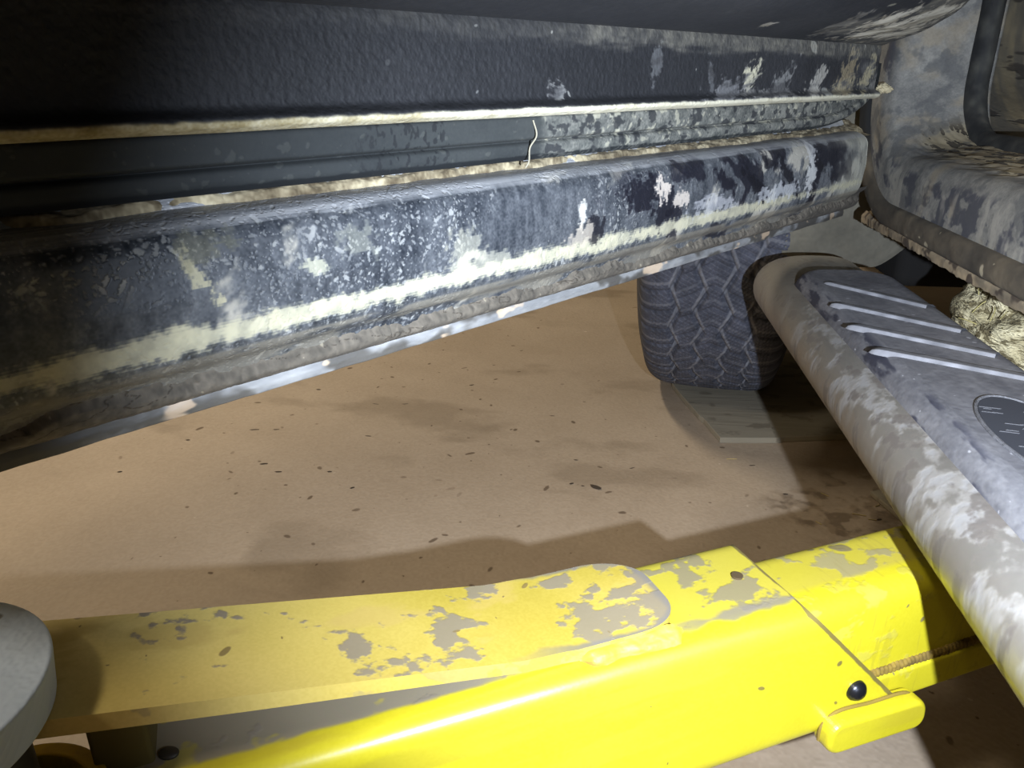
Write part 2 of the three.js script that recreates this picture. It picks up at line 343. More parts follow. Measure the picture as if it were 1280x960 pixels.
// rubber weather seal, turning up at the front end
const sealMat = surface({
  W: 1.1, H: 0.06, w: 2048, h: 128, bump: 0.0009, fn: (s, v) => {
    const g = fbm(s * 120, v * 120, 201, 4), f = vn(s * 800, v * 800, 202), b = fbm(s * 30, v * 60, 203, 4);
    const upper = sm(0.0150, 0.0170, v + 0.002 * (g - 0.5));  // upper half dusty; lower half painted darker for the shade of its recess
    const right = sm(0.665, 0.655, s);
    let d = upper * (0.10 + 0.42 * b) + right * (0.08 + 0.5 * g) * (0.5 + upper * 0.6);
    d += (f - 0.5) * 0.22 * (0.3 + right);
    d = clamp(d * (0.45 + 0.7 * sm(1.0, 0.5, s + 0.3 * (b - 0.5))));
    let c = mixc([14, 18, 20], [128, 126, 116], d * (0.35 + 0.65 * max(upper, right * 0.8)));
    const sp = spots(s * 160, v * 160, 205, 0.3, 0.05, 0.36, 2); c = mixc(c, [200, 192, 166], sp * (0.08 + 0.4 * right) * (0.4 + 0.6 * upper));
    const mk = sm(0.60, 0.72, fbm(s * 110, v * 150, 207, 5)) * right; c = mixc(c, [182, 176, 152], mk * 0.6 * (0.35 + 0.65 * upper));
    const bk = sm(0.58, 0.66, fbm(s * 110 + 5, v * 150, 208, 5)) * upper * right; c = mixc(c, [30, 31, 33], bk * 0.7);
    const pb = sm(0.54, 0.62, fbm(s * 400, v * 400, 209, 3)) * right * (1 - upper); c = mixc(c, [120, 118, 110], pb * 0.45);
    const scr = sm(0.62, 0.66, fbm(s * 60 + v * 260, v * 60 - s * 500, 210, 2)) * sm(0.05, 0.02, abs(s - 0.78)) * upper; c = mixc(c, [16, 18, 20], scr * 0.8);
    return { c, r: 0.78 + 0.22 * d, h: 0.4 + 0.4 * g * d + sp * 0.2 + pb * 0.3 };
  },
});
{
  const prof = resample(roundPoly([[-0.008, 0], [0.010, 0, 0.002], [0.0165, 0.005, 0.003], [0.0165, 0.0115], [0.0125, 0.0135, 0.001], [0.0185, 0.0155, 0.0015], [0.0195, 0.030, 0.003], [-0.006, 0.032]], 0.002, 5), 0.001);
  // path in (s, h): along the bottom, then a quarter turn up at the front
  const path = []; const R = 0.175, RH = 0.050, sc = 0.205, hb = 0.5445;
  for (let s = DOOR_LEN; s > sc; s -= 0.004) path.push([s, hb, 0, 1, s]);
  for (let k = 0; k <= 24; k++) { const a = k / 24 * PI / 2; const nl = Math.hypot(RH * sin(a), R * cos(a)); path.push([sc - R * sin(a), hb + RH - RH * cos(a), RH * sin(a) / nl, R * cos(a) / nl, sc - R * a]); }
  path.push([sc - R, hb + RH + 0.02, 1, 0, sc - R * PI / 2 - 0.03]);
  part('weather_seal', door, grid(path.length - 1, prof.length - 1, (i, j) => { const [s, h, a, b] = path[i], p = prof[j]; const w = 0.0006 * (fbm(s * 60, p.s * 100, 211) - 0.5); return D(s + a * p.y, p.x + w, h + b * p.y); }, (i, j) => [path[i][4], prof[j].s - 0.008]), sealMat, 'black rubber seal under the trim, dusty towards the hinge');
  // the splice in the seal with a thread of clay hanging down
  const th = new THREE.CatmullRomCurve3([V3(...D(0.672, 0.020, 0.572)), V3(...D(0.670, 0.0215, 0.562)), V3(...D(0.674, 0.019, 0.554)), V3(...D(0.676, 0.020, 0.545)), V3(...D(0.677, 0.018, 0.541))]);
  part('seal_splice', door, new THREE.TubeGeometry(th, 24, 0.0006, 6), plain(0x9a927e, 1), 'thread of clay over the splice in the seal');
}
// grained plastic trim with a dusty lip
const trimMat = surface({
  W: 1.1, H: 0.09, w: 2048, h: 256, bump: 0.0018, fn: (s, v) => {
    const grain = fbm(s * 380, v * 320, 221, 3), g = fbm(s * 20, v * 20, 222, 4), f = vn(s * 900, v * 900, 223);
    let dust = clamp(0.0 + 0.16 * g + 0.55 * sm(0.75, 0.1, s + (g - 0.5) * 0.35) * (0.25 + 0.35 * g) + (grain - 0.5) * 0.12);
    let c = mixc([15, 15, 17], [124, 122, 122], dust);
    // hand-smeared clay towards the hinge
    const arc = v + s * 0.35, smear = fbm(s * 34 + arc * 20, arc * 160 - s * 30, 225, 5);
    const zone = fbm(s * 17, v * 26, 226, 4) + 0.22 * sm(0.42, 0.05, s) - 0.16 * sm(0.38, 0.55, s) - 0.1 * sm(0.045, 0.075, v) * sm(.2, .4, s);
    const ms = sm(0.58, 0.74, zone) * (0.2 + 0.9 * smear) * sm(0.55, 0.35, s + 0.2 * (g - 0.5)); c = mixc(c, [158, 154, 144], clamp(ms) * 0.6);
    for (const [cs, cv, rs, rv, an, col, al] of [[0.371, 0.053, 0.020, 0.010, -0.5, [206, 198, 168], 0.9], [0.42, 0.036, 0.035, 0.010, -0.2, [150, 148, 146], 0.6], [0.31, 0.040, 0.026, 0.014, -0.6, [158, 156, 150], 0.65], [0.228, 0.044, 0.022, 0.013, -0.7, [196, 190, 176], 0.75], [0.146, 0.050, 0.026, 0.016, -0.8, [176, 158, 122], 0.7], [0.085, 0.053, 0.028, 0.010, -0.8, [204, 190, 150], 0.75], [0.045, 0.045, 0.04, 0.02, -0.6, [136, 132, 124], 0.7], [0.653, 0.043, 0.008, 0.006, 0.3, [160, 158, 150], 0.6], [0.53, 0.062, 0.006, 0.012, 0.2, [120, 120, 118], 0.5], [0.445, 0.052, 0.004, 0.016, -0.5, [150, 150, 148], 0.4], [0.34, 0.034, 0.05, 0.006, 0, [150, 146, 138], 0.6], [0.17, 0.034, 0.06, 0.008, -0.2, [178, 166, 134], 0.6]]) {
      const k = blot(s, v, cs, cv, rs, rv, an, 230 + floor(cs * 997)); if (k > 0) c = mixc(c, mixc(col, [96, 94, 92], 0.9 * sm(0.45, 0.7, smear)), k * al);
    }
    const sp = spots(s * 34, v * 34, 227, 0.18, 0.03, 0.22, 3); c = mixc(c, [190, 188, 176], sp * 0.6 * sm(0.9, 0.6, s));
    // settled dust along the top edge and on the lip
    const te = sm(0.069, 0.079, v + 0.014 * (fbm(s * 40, v * 200, 229, 4) - 0.5) - 0.003 * sm(0.5, 0.8, s)) * (0.45 + 0.8 * (fbm(s * 160, v * 160, 232, 3) - 0.3)); c = mixc(c, [168, 160, 138], clamp(te) * 0.6 * (0.25 + 0.75 * sm(0.8, 0.45, s + 0.5 * (g - 0.5))));
    const lip = sm(0.0295, 0.0275, v + 0.0016 * (fbm(s * 120, v * 200, 230, 3) - 0.5)); c = mixc(c, mixc([122, 106, 66], [222, 214, 186], clamp(0.2 + 0.75 * sm(1.05, 0.62, s + (g - .5) * .3) + (f - 0.5) * 0.25 + 0.7 * (fbm(s * 90, v * 160, 233, 4) - 0.4))), lip * 0.92);
    return { c, r: clamp(0.74 + 0.3 * (dust + ms + lip)), h: 0.3 + 0.5 * grain + ms * 0.2 };
  },
});
{
  const prof = resample(roundPoly([[-0.006, 0.5745], [0.021, 0.5745, 0.002], [0.0275, 0.5775, 0.003], [0.0275, 0.5815, 0.002], [0.019, 0.5855, 0.003], [0.0195, 0.60], [0.020, 0.630], [0.017, 0.640], [0.017, 0.70]], 0.003, 5), 0.0015);
  const nS = 420;
  const g = grid(nS, prof.length - 1, (i, j) => { const s = mix(0.03, DOOR_LEN - 0.01, i / nS), p = prof[j], e = sm(0.03, 0.055, s); return D(s, mix(-0.006, p.x, 0.25 + 0.75 * e), p.y + 0.0006 * (fbm(s * 20, 4, 241) - 0.5)); }, (i, j) => [mix(0.03, DOOR_LEN, i / nS), prof[j].s - 0.008]);
  const pts = prof.map(p => [p.x, p.y]);
  const cap = capGeom([...pts, [-0.008, 0.70]], (x, y) => D(0.031, mix(-0.006, x, 0.25), y), () => [0.1, 0.04]);
  part('trim_panel', door, mergeGeometries([g, cap]), trimMat, 'black grained plastic trim with a dusty lip');
}
part('clay_clump', door, lump(0.008, 0.0045, 0.005, 8, 0.9, 3.4, 40).translate(...D(0.036, 0.024, 0.586)), plain(0xb8aa88, 1), 'small pale clump at the front end of the lip');
{
  const pr = resample(roundPoly([[-0.006, 0.692], [0.0165, 0.692], [0.020, 1.13, 0.01], [-0.006, 1.14]], 0.004, 4), 0.01);
  part('upper_trim', door, grid(40, pr.length - 1, (i, j) => D(mix(0.05, DOOR_LEN - 0.01, i / 40), pr[j].x, pr[j].y), (i, j) => [i / 40, pr[j].s]), plain(0x17171a, 0.75), 'plain dark upper trim');
}
// underside of the map pocket, above the trim
const pocketMat = surface({
  W: 1.1, H: 0.3, w: 1024, h: 256, bump: 0.0008, fn: (s, v) => {
    const g = fbm(s * 16, v * 22, 251, 5), grain = fbm(s * 300, v * 300, 252, 3);
    let c = mixc([24, 24, 27], [70, 68, 68], clamp(0.15 + (grain - 0.5) * 0.3 + 0.5 * (g - 0.4)));
    const w = v + s * 0.5, sw = fbm(s * 30, w * 110, 253, 5), z = sm(0.50, 0.64, fbm(s * 18, v * 18, 254, 4) + 0.34 * sm(0.32, 0.12, s) - 0.3 * sm(0.22, 0.42, s));
    c = mixc(c, mixc([96, 90, 78], [168, 158, 134], sw), z * clamp(0.2 + sw) * 0.7);
    for (const [cs, cv, rs, rv, an, al] of [[0.20, 0.045, 0.035, 0.020, -0.5, 0.9], [0.13, 0.05, 0.035, 0.022, -0.4, 0.8], [0.24, 0.075, 0.03, 0.016, -0.6, 0.8], [0.16, 0.085, 0.05, 0.02, -0.3, 0.7], [0.30, 0.05, 0.012, 0.03, -0.5, 0.4], [0.42, 0.04, 0.008, 0.006, 0, 0.6]]) { const k = blot(s, v, cs, cv, rs, rv, an, 260 + floor(cs * 997)); if (k > 0) c = mixc(c, mixc([140, 128, 102], [240, 230, 208], clamp((sw - 0.25) * 2.4)), k * al); }
    const sp = spots(s * 30, v * 30, 255, 0.14, 0.03, 0.2, 3); c = mixc(c, [170, 164, 140], sp * 0.6);
    return { c, r: 0.8 + 0.2 * z, h: grain * 0.5 + z * sw * 0.5 };
  },
});
{
  const prof = resample(roundPoly([[0.014, 0.6335], [0.030, 0.6345, 0.004], [0.085, 0.648, 0.01], [0.128, 0.672, 0.02], [0.135, 0.72], [0.125, 0.86], [0.014, 0.87]], 0.01, 8), 0.004);
  const nS = 240;
  const g = grid(nS, prof.length - 1, (i, j) => {
    const s = mix(0.045, DOOR_LEN - 0.01, i / nS), p = prof[j], k = sqrt(clamp(1 - (1 - clamp((s - 0.045) / 0.085)) ** 2));
    return D(s, 0.014 + (p.x - 0.014) * k, 0.6335 + (p.y - 0.6335) * (0.4 + 0.6 * k));
  }, (i, j) => [mix(0.045, DOOR_LEN, i / nS), prof[j].s]);
  part('map_pocket', door, g, pocketMat, 'rounded map pocket above the trim, clay smeared at its front end');
}

// ---- rocker panel and hinge pillar: one swept opening
const Z0 = -1.066, H0 = 0.500, RF = 0.10;                    // pillar plane, sill height, fillet
const sillPath = [];                                        // {y, z, ny, nz, s}
{
  let s = 0;
  for (let h = 1.15; h > H0 + RF; h -= 0.008) { sillPath.push({ y: h, z: Z0, ny: 0, nz: 1, s }); s += 0.008; }
  for (let k = 0; k <= 30; k++) { const a = k / 30 * PI / 2; sillPath.push({ y: H0 + RF - RF * sin(a), z: Z0 + RF - RF * cos(a), ny: sin(a), nz: cos(a), s: s + RF * a }); }
  s += RF * PI / 2;
  for (let z = Z0 + RF + 0.004; z < 0.9; z += z < -0.5 ? 0.004 : 0.03) sillPath.push({ y: H0, z, ny: 1, nz: 0, s: s + z - Z0 - RF });
}
const S_CORNER = 0.55 + RF * PI / 4;                          // arc length at the fillet
const rockerMat = surface({
  W: 1.2, H: 0.26, w: 2048, h: 440, u0: 0.2, bump: 0.0022, fn: (s, v) => {
    // v: arc across, 0 at the lower lip, 0.06..0.075 at the step edge
    const g = fbm(s * 30, v * 30, 301, 7), st = fbm(s * 90, v * 24, 302, 5), f = vn(s * 700, v * 700, 303);
    let c = mixc([92, 90, 86], [142, 138, 128], clamp(g * 0.9 + (f - 0.5) * 0.35 + 0.6 * (fbm(s * 120 + v * 60, v * 120 - s * 60, 309, 4) - 0.5)));
    let ht = 0.4 + 0.2 * g;
    const face = sm(0.066, 0.058, v + 0.008 * (g - 0.5));
    const blk = sm(0.50, 0.60, fbm(s * 44, v * 54, 304, 6)) * face; c = mixc(c, [48, 48, 56], blk * 0.75);
    const dr = sm(0.50, 0.70, st) * face * sm(0.62, 0.68, s); c = mixc(c, [152, 146, 134], dr * 0.6);
    const tan = sm(0.55, 0.72, fbm(s * 24, v * 24, 305, 7)); c = mixc(c, [142, 126, 100], tan * 0.45);
    // mud flat on the sill, cracked in short steps
    const ledge = sm(0.085, 0.11, v + 0.03 * (g - 0.5)) * sm(0.60, 0.66, s + 0.06 * (g - 0.5)); c = mixc(c, mixc([122, 110, 86], [152, 138, 108], g), ledge * 0.85);
    const ck = sm(0.60, 0.66, fbm(s * 50 + v * 30, v * 190 - s * 40, 307, 4)) * ledge; c = mixc(c, [40, 34, 26], ck * 0.8); ht += ledge * 0.25 - ck * 0.5;
    const dark = sm(0.54, 0.66, fbm(s * 40 + v * 40, v * 40 - s * 30, 308, 6)); c = mixc(c, [70, 70, 70], dark * 0.45);
    return { c, r: 0.92, h: ht };
  },
});
{
  const prof = resample(roundPoly([[0.372, -0.066], [0.344, -0.064, 0.006], [0.340, -0.050], [0.342, -0.008], [0.350, 0.012, 0.010], [0.385, 0.018], [0.424, 0.026], [0.4555, 0.026], [0.457, -0.01]], 0.006, 6), 0.002);
  const nP = sillPath.length - 1;
  const g = grid(nP, prof.length - 1, (i, j) => {
    const q = sillPath[i], p = prof[j];
    const lump_ = 0.0016 * (fbm(q.s * 40, p.s * 40, 311, 4) - 0.5) + (p.s > 0.1 && q.s > 0.6 ? 0.005 * sm(0.1, 0.13, p.s) * sm(0.6, 0.66, q.s) * (fbm(q.s * 36 + p.s * 20, p.s * 130 - q.s * 30, 312, 4) - 0.4) : 0);
    return [p.x, q.y + q.ny * (p.y + lump_), q.z + q.nz * (p.y + lump_)];
  }, (i, j) => [sillPath[i].s, prof[j].s - 0.028]);
  const sides = boxAt(0.375, 0.455, 0.44, 0.49, -1.0, 0.9);
  const post = boxAt(0.375, 0.455, 0.44, 1.15, -1.18, -1.075);
  for (const b of [sides, post]) { const uv = b.attributes.uv; for (let i = 0; i < uv.count; i++) uv.setXY(i, 0.8 + uv.getX(i) * 0.1, 0.05 + uv.getY(i) * 0.05); }
  const rocker = part('rocker_panel', truck, mergeGeometries([g, sides.toNonIndexed ? sides : sides, post]), rockerMat, 'grey muddy door opening with sill step and hinge pillar');
  // outer rubber strip low on the rocker, running up the pillar
  const rubMat = surface({
    W: 1.2, H: 0.05, w: 1024, h: 64, u0: 0.2, bump: 0.0012, fn: (s, v) => {
      const g = fbm(s * 60, v * 60, 321, 4), b = fbm(s * 20, v * 40, 322, 4), low = sm(0.58, 0.66, s + 0.05 * (g - 0.5));
      let c = mixc([14, 14, 14], mixc([62, 54, 42], [120, 106, 84], clamp(g * 1.1)), low * (0.75 + 0.4 * (b - 0.5)));
      const sp = spots(s * 60, v * 60, 323, 0.2, 0.04, 0.25, 2); c = mixc(c, [170, 158, 132], sp * low * 0.8);
      return { c, r: 0.9, h: g };
    },
  });
  const rp = resample(roundPoly([[0.346, -0.068], [0.3335, -0.066, 0.005], [0.3315, -0.055], [0.3345, -0.042, 0.005], [0.346, -0.040]], 0.004, 6), 0.0012);
  part('rocker_rubber_strip', rocker, grid(nP, rp.length - 1, (i, j) => { const q = sillPath[i], p = rp[j], w = 0.0014 * (fbm(q.s * 70, p.s * 90, 325, 4) - 0.5); return [p.x + w, q.y + q.ny * p.y, q.z + q.nz * p.y]; }, (i, j) => [sillPath[i].s, rp[j].s]), rubMat, 'black rubber strip along the foot of the opening');
  // torn pinch weld under the strip
  const pin = [[0.345, 0.436], [0.340, 0.430], [0.341, 0.422], [0.344, 0.422], [0.350, 0.436]];
  const pinMat = surface({ W: 0.5, H: 0.05, w: 512, h: 64, bump: 0.001, fn: (u, v) => { const g = fbm(u * 60, v * 90, 331, 4); let c = mixc([96, 86, 70], [188, 164, 128], g); c = mixc(c, [60, 48, 36], sm(0.58, 0.66, fbm(u * 40, v * 60, 333, 3)) * 0.8); return { c, r: 0.95, h: g }; } });
  const pr = resample(roundPoly(pin, 0.001, 3), 0.0015);
  part('pinch_weld', rocker, grid(500, pr.length - 1, (i, j) => { const z = mix(-1.07, 0.9, (i / 500) ** 1.6), p = pr[j], low = sm(0.432, 0.422, p.y); return [p.x + 0.0012 * (fbm(z * 60, p.s * 60, 341) - 0.5), p.y + low * (0.005 * (fbm(z * 30, 2, 342, 5) - 0.6) + 0.0016 * (vn(z * 300, 1, 344) - 0.6)), z]; }, (i, j) => [mix(-1.07, 0.9, i / 500), pr[j].s]), pinMat, 'ragged pinch weld with flaking clay');
  // inner door opening seal
  const op = []; for (let k = 0; k <= 20; k++) { const a = PI * (k / 20); op.push([0.437 - 0.013 * cos(a), 0.024 + 0.016 * sin(a)]); }
  const os = resample(op, 0.0015);
  const openMat = surface({ W: 1.2, H: 0.05, w: 1024, h: 64, u0: 0.2, bump: 0.0008, fn: (s, v) => { const g = fbm(s * 50, v * 80, 351, 4); let c = mixc([18, 18, 18], [72, 70, 62], clamp(g * 1.2 - 0.25 + sm(0.018, 0.024, v) * 0.2)); return { c, r: 0.85, h: g }; } });
  part('opening_seal', rocker, grid(nP, os.length - 1, (i, j) => { const q = sillPath[i], p = os[j], w = 0.0008 * (fbm(q.s * 50, p.s * 90, 352) - 0.5); return [p.x + w, q.y + q.ny * p.y, q.z + q.nz * p.y]; }, (i, j) => [sillPath[i].s, os[j].s]), openMat, 'thick dark seal around the door opening');
}
// kick panel and cab floor inside
const kickMat = surface({
  W: 0.8, H: 0.8, w: 800, h: 800, bump: 0.003, fn: (u, v) => {
    const g = fbm(u * 12, v * 12, 361, 5), f = fbm(u * 120, v * 120, 362, 3), st = fbm(u * 40, v * 6, 363, 4);
    let c = mixc([66, 60, 48], [122, 108, 80], clamp(g * 1.3 - 0.2 + (f - 0.5) * 0.3)); c = mixc(c, [44, 44, 44], sm(0.5, 0.65, st) * 0.5);
    const ck = sm(0.62, 0.68, fbm(u * 22, v * 90, 364, 4)); c = mixc(c, [34, 28, 22], ck * 0.7);
    return { c, r: 0.95, h: 0.5 + 0.4 * (f - 0.5) + 0.3 * g - ck * 0.4 };
  },
});
{
  const prof = resample(roundPoly([[0.9, 0.52], [-0.98, 0.52, 0.06], [-1.10, 0.60, 0.05], [-1.14, 1.2]], 0.05, 10), 0.01);
  const g = grid(60, prof.length - 1, (i, j) => { const x = mix(0.450, 1.9, (i / 60) ** 2), p = prof[j], w = 0.010 * (fbm(x * 30, p.s * 30, 371, 4) - 0.5); return [x, p.y + p.ny * -w, p.x + w]; }, (i, j) => [mix(0.450, 1.9, (i / 60) ** 2), prof[j].s]);
  const pan = boxAt(0.475, 1.9, 0.47, 0.505, -1.2, 0.9);
  part('cab_floor', truck, mergeGeometries([g, pan]), kickMat, 'dirt covered kick panel and floor inside the cab');
}
// body shell outside the picture: roof, pillars, far side, nose
{
  const shell = mergeGeometries([
    boxAt(0.45, 1.95, 1.75, 1.80, -0.75, 0.95, 0.02), boxAt(1.95, 2.05, 0.44, 1.78, -1.1, 0.95), boxAt(0.45, 1.95, 0.5, 1.78, 0.9, 0.98),
    boxAt(0.45, 2.05, 0.62, 1.12, -2.85, -1.16, 0.06), boxAt(0.45, 2.05, 0.62, 1.1, 0.98, 2.8, 0.04)]);
  part('cab_shell', truck, shell, plain(0x14181c, 0.5));
  const rails = mergeGeometries([boxAt(0.62, 0.72, 0.36, 0.48, -2.7, 2.6, 0.01), boxAt(1.6, 1.7, 0.36, 0.48, -2.7, 2.6, 0.01), boxAt(0.72, 1.6, 0.37, 0.46, -0.9, -0.8), boxAt(0.47, 1.75, 0.285, 0.5, -1.42, -1.26, 0.02)]);
  part('chassis_frame', truck, rails, plain(0x1c1a18, 0.95), 'dark chassis rail under the cab');
}
// mud-covered splash liner behind the front wheel
{
  const m = surface({ W: 0.4, H: 0.4, w: 400, h: 400, bump: 0.004, fn: (u, v) => { const g = fbm(u * 14, v * 14, 381, 5), f = vn(u * 300, v * 300, 382); return { c: mixc([84, 80, 70], [132, 126, 110], clamp(g * 1.2 - 0.1 + (f - 0.5) * 0.15)), r: 1, h: g }; } });
  const g = grid(60, 60, (i, j) => { const x = mix(0.27, 0.56, i / 60), h = mix(0.335, 0.56, j / 60); const cut = 0.05 * sm(0.40, 0.48, x) * (1 - j / 60); const b = 0.016 * (fbm(x * 18, h * 18, 391, 4) - 0.5); return [x, h + cut, -1.165 - 0.6 * (0.45 - h) * (h < 0.45 ? 0.25 : -0.2) + b - 0.12 * max(0, x - 0.44)]; }, (i, j) => [i / 60 * 0.29, j / 60 * 0.2]);
  const back = g.clone().translate(0, 0, -0.012); { const ix = back.index.array; for (let k = 0; k < ix.length; k += 3) { const t = ix[k]; ix[k] = ix[k + 1]; ix[k + 1] = t; } back.computeVertexNormals(); }
  part('wheel_arch_liner', truck, mergeGeometries([g, back]), m, 'grey clay-covered wheel arch liner');
}
// front wheel
const WR = 0.395, WC = V3(0.245, WR + 0.004, -1.575), WYAW = -0.17;
{
  const tread = surface({
    W: 0.5, H: 0.25, w: 800, h: 400, bump: 0, fn: (u, v) => {
      const gr = treadGroove(u, v - 0.125), g = fbm(u * 60, v * 60, 401, 4), f = vn(u * 500, v * 500, 402);
      let c = mixc([54, 55, 62], [90, 91, 102], clamp(g * 0.9 + (f - 0.5) * 0.3)); c = mixc(c, [150, 148, 148], gr * (0.55 + 0.3 * (g - 0.5)));
      return { c, r: 0.9, h: 0.5 };
    },
  });
  function treadGroove(u, w) {                                // u along the circumference, w across; 0..1
    const P = 0.0827, t = u / P, zig = (k) => { const q = t + k - floor(t + k); return (abs(q - 0.5) * 4 - 1); };
    let g = 0;
    for (const [c, a, ph] of [[-0.062, 0.0075, 0], [-0.022, 0.009, 0.5], [0.022, 0.009, 0], [0.062, 0.0075, 0.5]]) g = max(g, sm(0.0050, 0.0022, abs(w - c - a * zig(ph))));
    const rowc = abs(w) > 0.062 ? 1 : 0, k = u / (P / 2) + w * (rowc ? 6 : 14) * Math.sign(w || 1), q = abs(k - floor(k) - 0.5);
    g = max(g, sm(0.09, 0.045, q) * (rowc ? 0.7 : 0.45));
    const k2 = u / (P / 10) + w * 60, q2 = abs(k2 - floor(k2) - 0.5); g = max(g, 0.35 * sm(0.12, 0.05, q2) * (abs(w) < 0.1 ? 1 : 0));
    return g;
  }
  // section: w across, r outwards
  const sec = roundPoly([[-0.105, 0.215], [-0.132, 0.25, 0.03], [-0.137, 0.31, 0.03], [-0.116, 0.376, 0.035], [-0.09, 0.392, 0.02], [0, 0.3955, 0.1], [0.09, 0.392, 0.02], [0.116, 0.376, 0.035], [0.137, 0.31, 0.03], [0.132, 0.25, 0.03], [0.105, 0.215]], 0.02, 8);
  const rs = resample(sec, 0.0022), nA = 900;
  const rotY = new THREE.Matrix4().makeRotationY(WYAW);
  const tireGeom = grid(nA, rs.length - 1, (i, j) => {
    const a = i / nA * 2 * PI, p = rs[j]; let r = p.y;
    if (r > 0.34) { const gr = treadGroove(a * WR, p.x); r -= 0.007 * gr * sm(0.34, 0.37, r); }
    return [p.x, r * sin(a), r * cos(a)];
  }, (i, j) => [i / nA * 2 * PI * WR, rs[j].x + 0.125], true);
  tireGeom.applyMatrix4(rotY).translate(WC.x, WC.y, WC.z);
  const tire = part('front_tire', truck, tireGeom, tread, 'muddy all-terrain front tyre');
  const rim = new THREE.LatheGeometry(roundPoly([[0.0, 0.02], [0.06, 0.03], [0.08, 0.0], [0.17, -0.02], [0.20, 0.09], [0.222, 0.11], [0.222, -0.11], [0.20, -0.10], [0.0, -0.06]], 0.01, 4).map(p => new THREE.Vector2(max(p[0], 0.0001), p[1])), 48);
  rim.rotateZ(PI / 2).applyMatrix4(rotY).translate(WC.x, WC.y, WC.z);
  part('wheel_rim', tire, rim, plain(0x777777, 0.5, { metalness: 0.6 }));
  part('axle_shaft', truck, new THREE.CylinderGeometry(0.03, 0.03, 0.7, 16).rotateZ(PI / 2).translate(WC.x + 0.42, WC.y, WC.z), plain(0x1e1c1a, 0.9));
}
// ---- running board
function pillow(x0, x1, z0, z1, rf, rb, inset, ylo, yhi, both, uvS = 1) { // rounded plan, rounded side; rf/rb corner radii [outer front, inner front]
  const out = [], add = (cx, cz, r, a0, a1, n = 16) => { for (let k = 0; k <= n; k++) { const a = mix(a0, a1, k / n); out.push([cx, cz, r, cos(a), sin(a)]); } };
  // plan angles: cos -> x, sin -> z
  add(x1 - 0.02, z1 - 0.02, 0.02, 0, PI / 2, 4);
  add(x0 + 0.02, z1 - 0.02, 0.02, PI / 2, PI, 4);
  for (let k = 1; k < 60; k++) out.push([x0 + 0.02, mix(z1 - 0.02, z0 + rf, k / 60), 0.02, -1, 0]);
  add(x0 + rf, z0 + rf, rf, PI, 1.5 * PI, 28);
  for (let k = 1; k < 12; k++) out.push([mix(x0 + rf, x1 - rb, k / 12), z0 + 0.02, 0.02, 0, -1]);
  add(x1 - rb, z0 + rb, rb, 1.5 * PI, 2 * PI, 20);
  for (let k = 1; k < 60; k++) out.push([x1 - 0.02, mix(z0 + rb, z1 - 0.02, k / 60), 0.02, 1, 0]);
  out.push([...out[0]]);
  const ang = []; const n = 14; for (let k = 0; k <= n; k++) ang.push(both ? -PI / 2 + PI * k / n : PI / 2 * k / n);
  const ym = both ? (ylo + yhi) / 2 : ylo, hy = yhi - ym;
  const P = (i, j) => { const [cx, cz, r, c, s] = out[i], t = ang[j], d = inset * (1 - cos(t)); return [cx + (r - d) * c, ym + hy * sin(t), cz + (r - d) * s]; };
  let per = 0; const pl = [0]; for (let i = 1; i < out.length; i++) { const a = P(i, 0), b = P(i - 1, 0); per += Math.hypot(a[0] - b[0], a[2] - b[2]); pl.push(per); }
  const g = grid(out.length - 1, n, P, (i, j) => { const p = P(i, j); return [p[2] * uvS, (p[0] + (j / n) * 0.03) * uvS]; });
  const lid = (j) => capGeom(out.map((_, i) => { const p = P(i, j); return [p[0], p[2]]; }), (x, z) => [x, P(0, j)[1], z], (x, z) => [z * uvS, (x + 0.03) * uvS]);
  const top = lid(n), bot = lid(0); { const ix = top.index.array; for (let k = 0; k < ix.length; k += 3) { const t = ix[k]; ix[k] = ix[k + 1]; ix[k + 1] = t; } top.computeVertexNormals(); }
  return mergeGeometries([g, top, bot]);
}
const chromeMat = surface({
  W: 1.3, H: 0.3, w: 1600, h: 400, u0: -1.2, v0: 0.15, bump: 0.0006, metal: true, fn: (u, v) => {
    const g = fbm(u * 22, v * 22, 411, 5), f = fbm(u * 160, v * 160, 412, 3), near = sm(-0.95, -0.65, u + 0.1 * (g - 0.5));
    let d = clamp(0.45 + 0.5 * (g - 0.4) + 0.25 * (f - 0.5));                      // dust film over bright metal
    let c = mixc([164, 158, 148], [134, 126, 112], d); c = mixc(c, [118, 112, 104], near * 0.6);  // cap end painted lighter to make up for weak torch light there
    const w = sm(0.48, 0.70, fbm(u * 60, v * 80, 413, 6)) * near * (0.5 + 0.9 * sm(0.35, 0.65, f)); c = mixc(c, [138, 134, 130], w * 0.6);
    const dk = sm(0.56, 0.68, fbm(u * 70 + 7, v * 90, 415, 6)) * (0.35 + 0.65 * near); c = mixc(c, [92, 84, 76], dk * 0.8);
    return { c, r: clamp(0.32 + 0.3 * d + 0.5 * w + 0.3 * dk), m: clamp(0.6 - 0.45 * d - 0.8 * w - 0.5 * dk), h: 0.4 + 0.2 * f + 0.3 * w };
  }, extra: { clearcoat: 0.35, clearcoatRoughness: 0.16 },
});
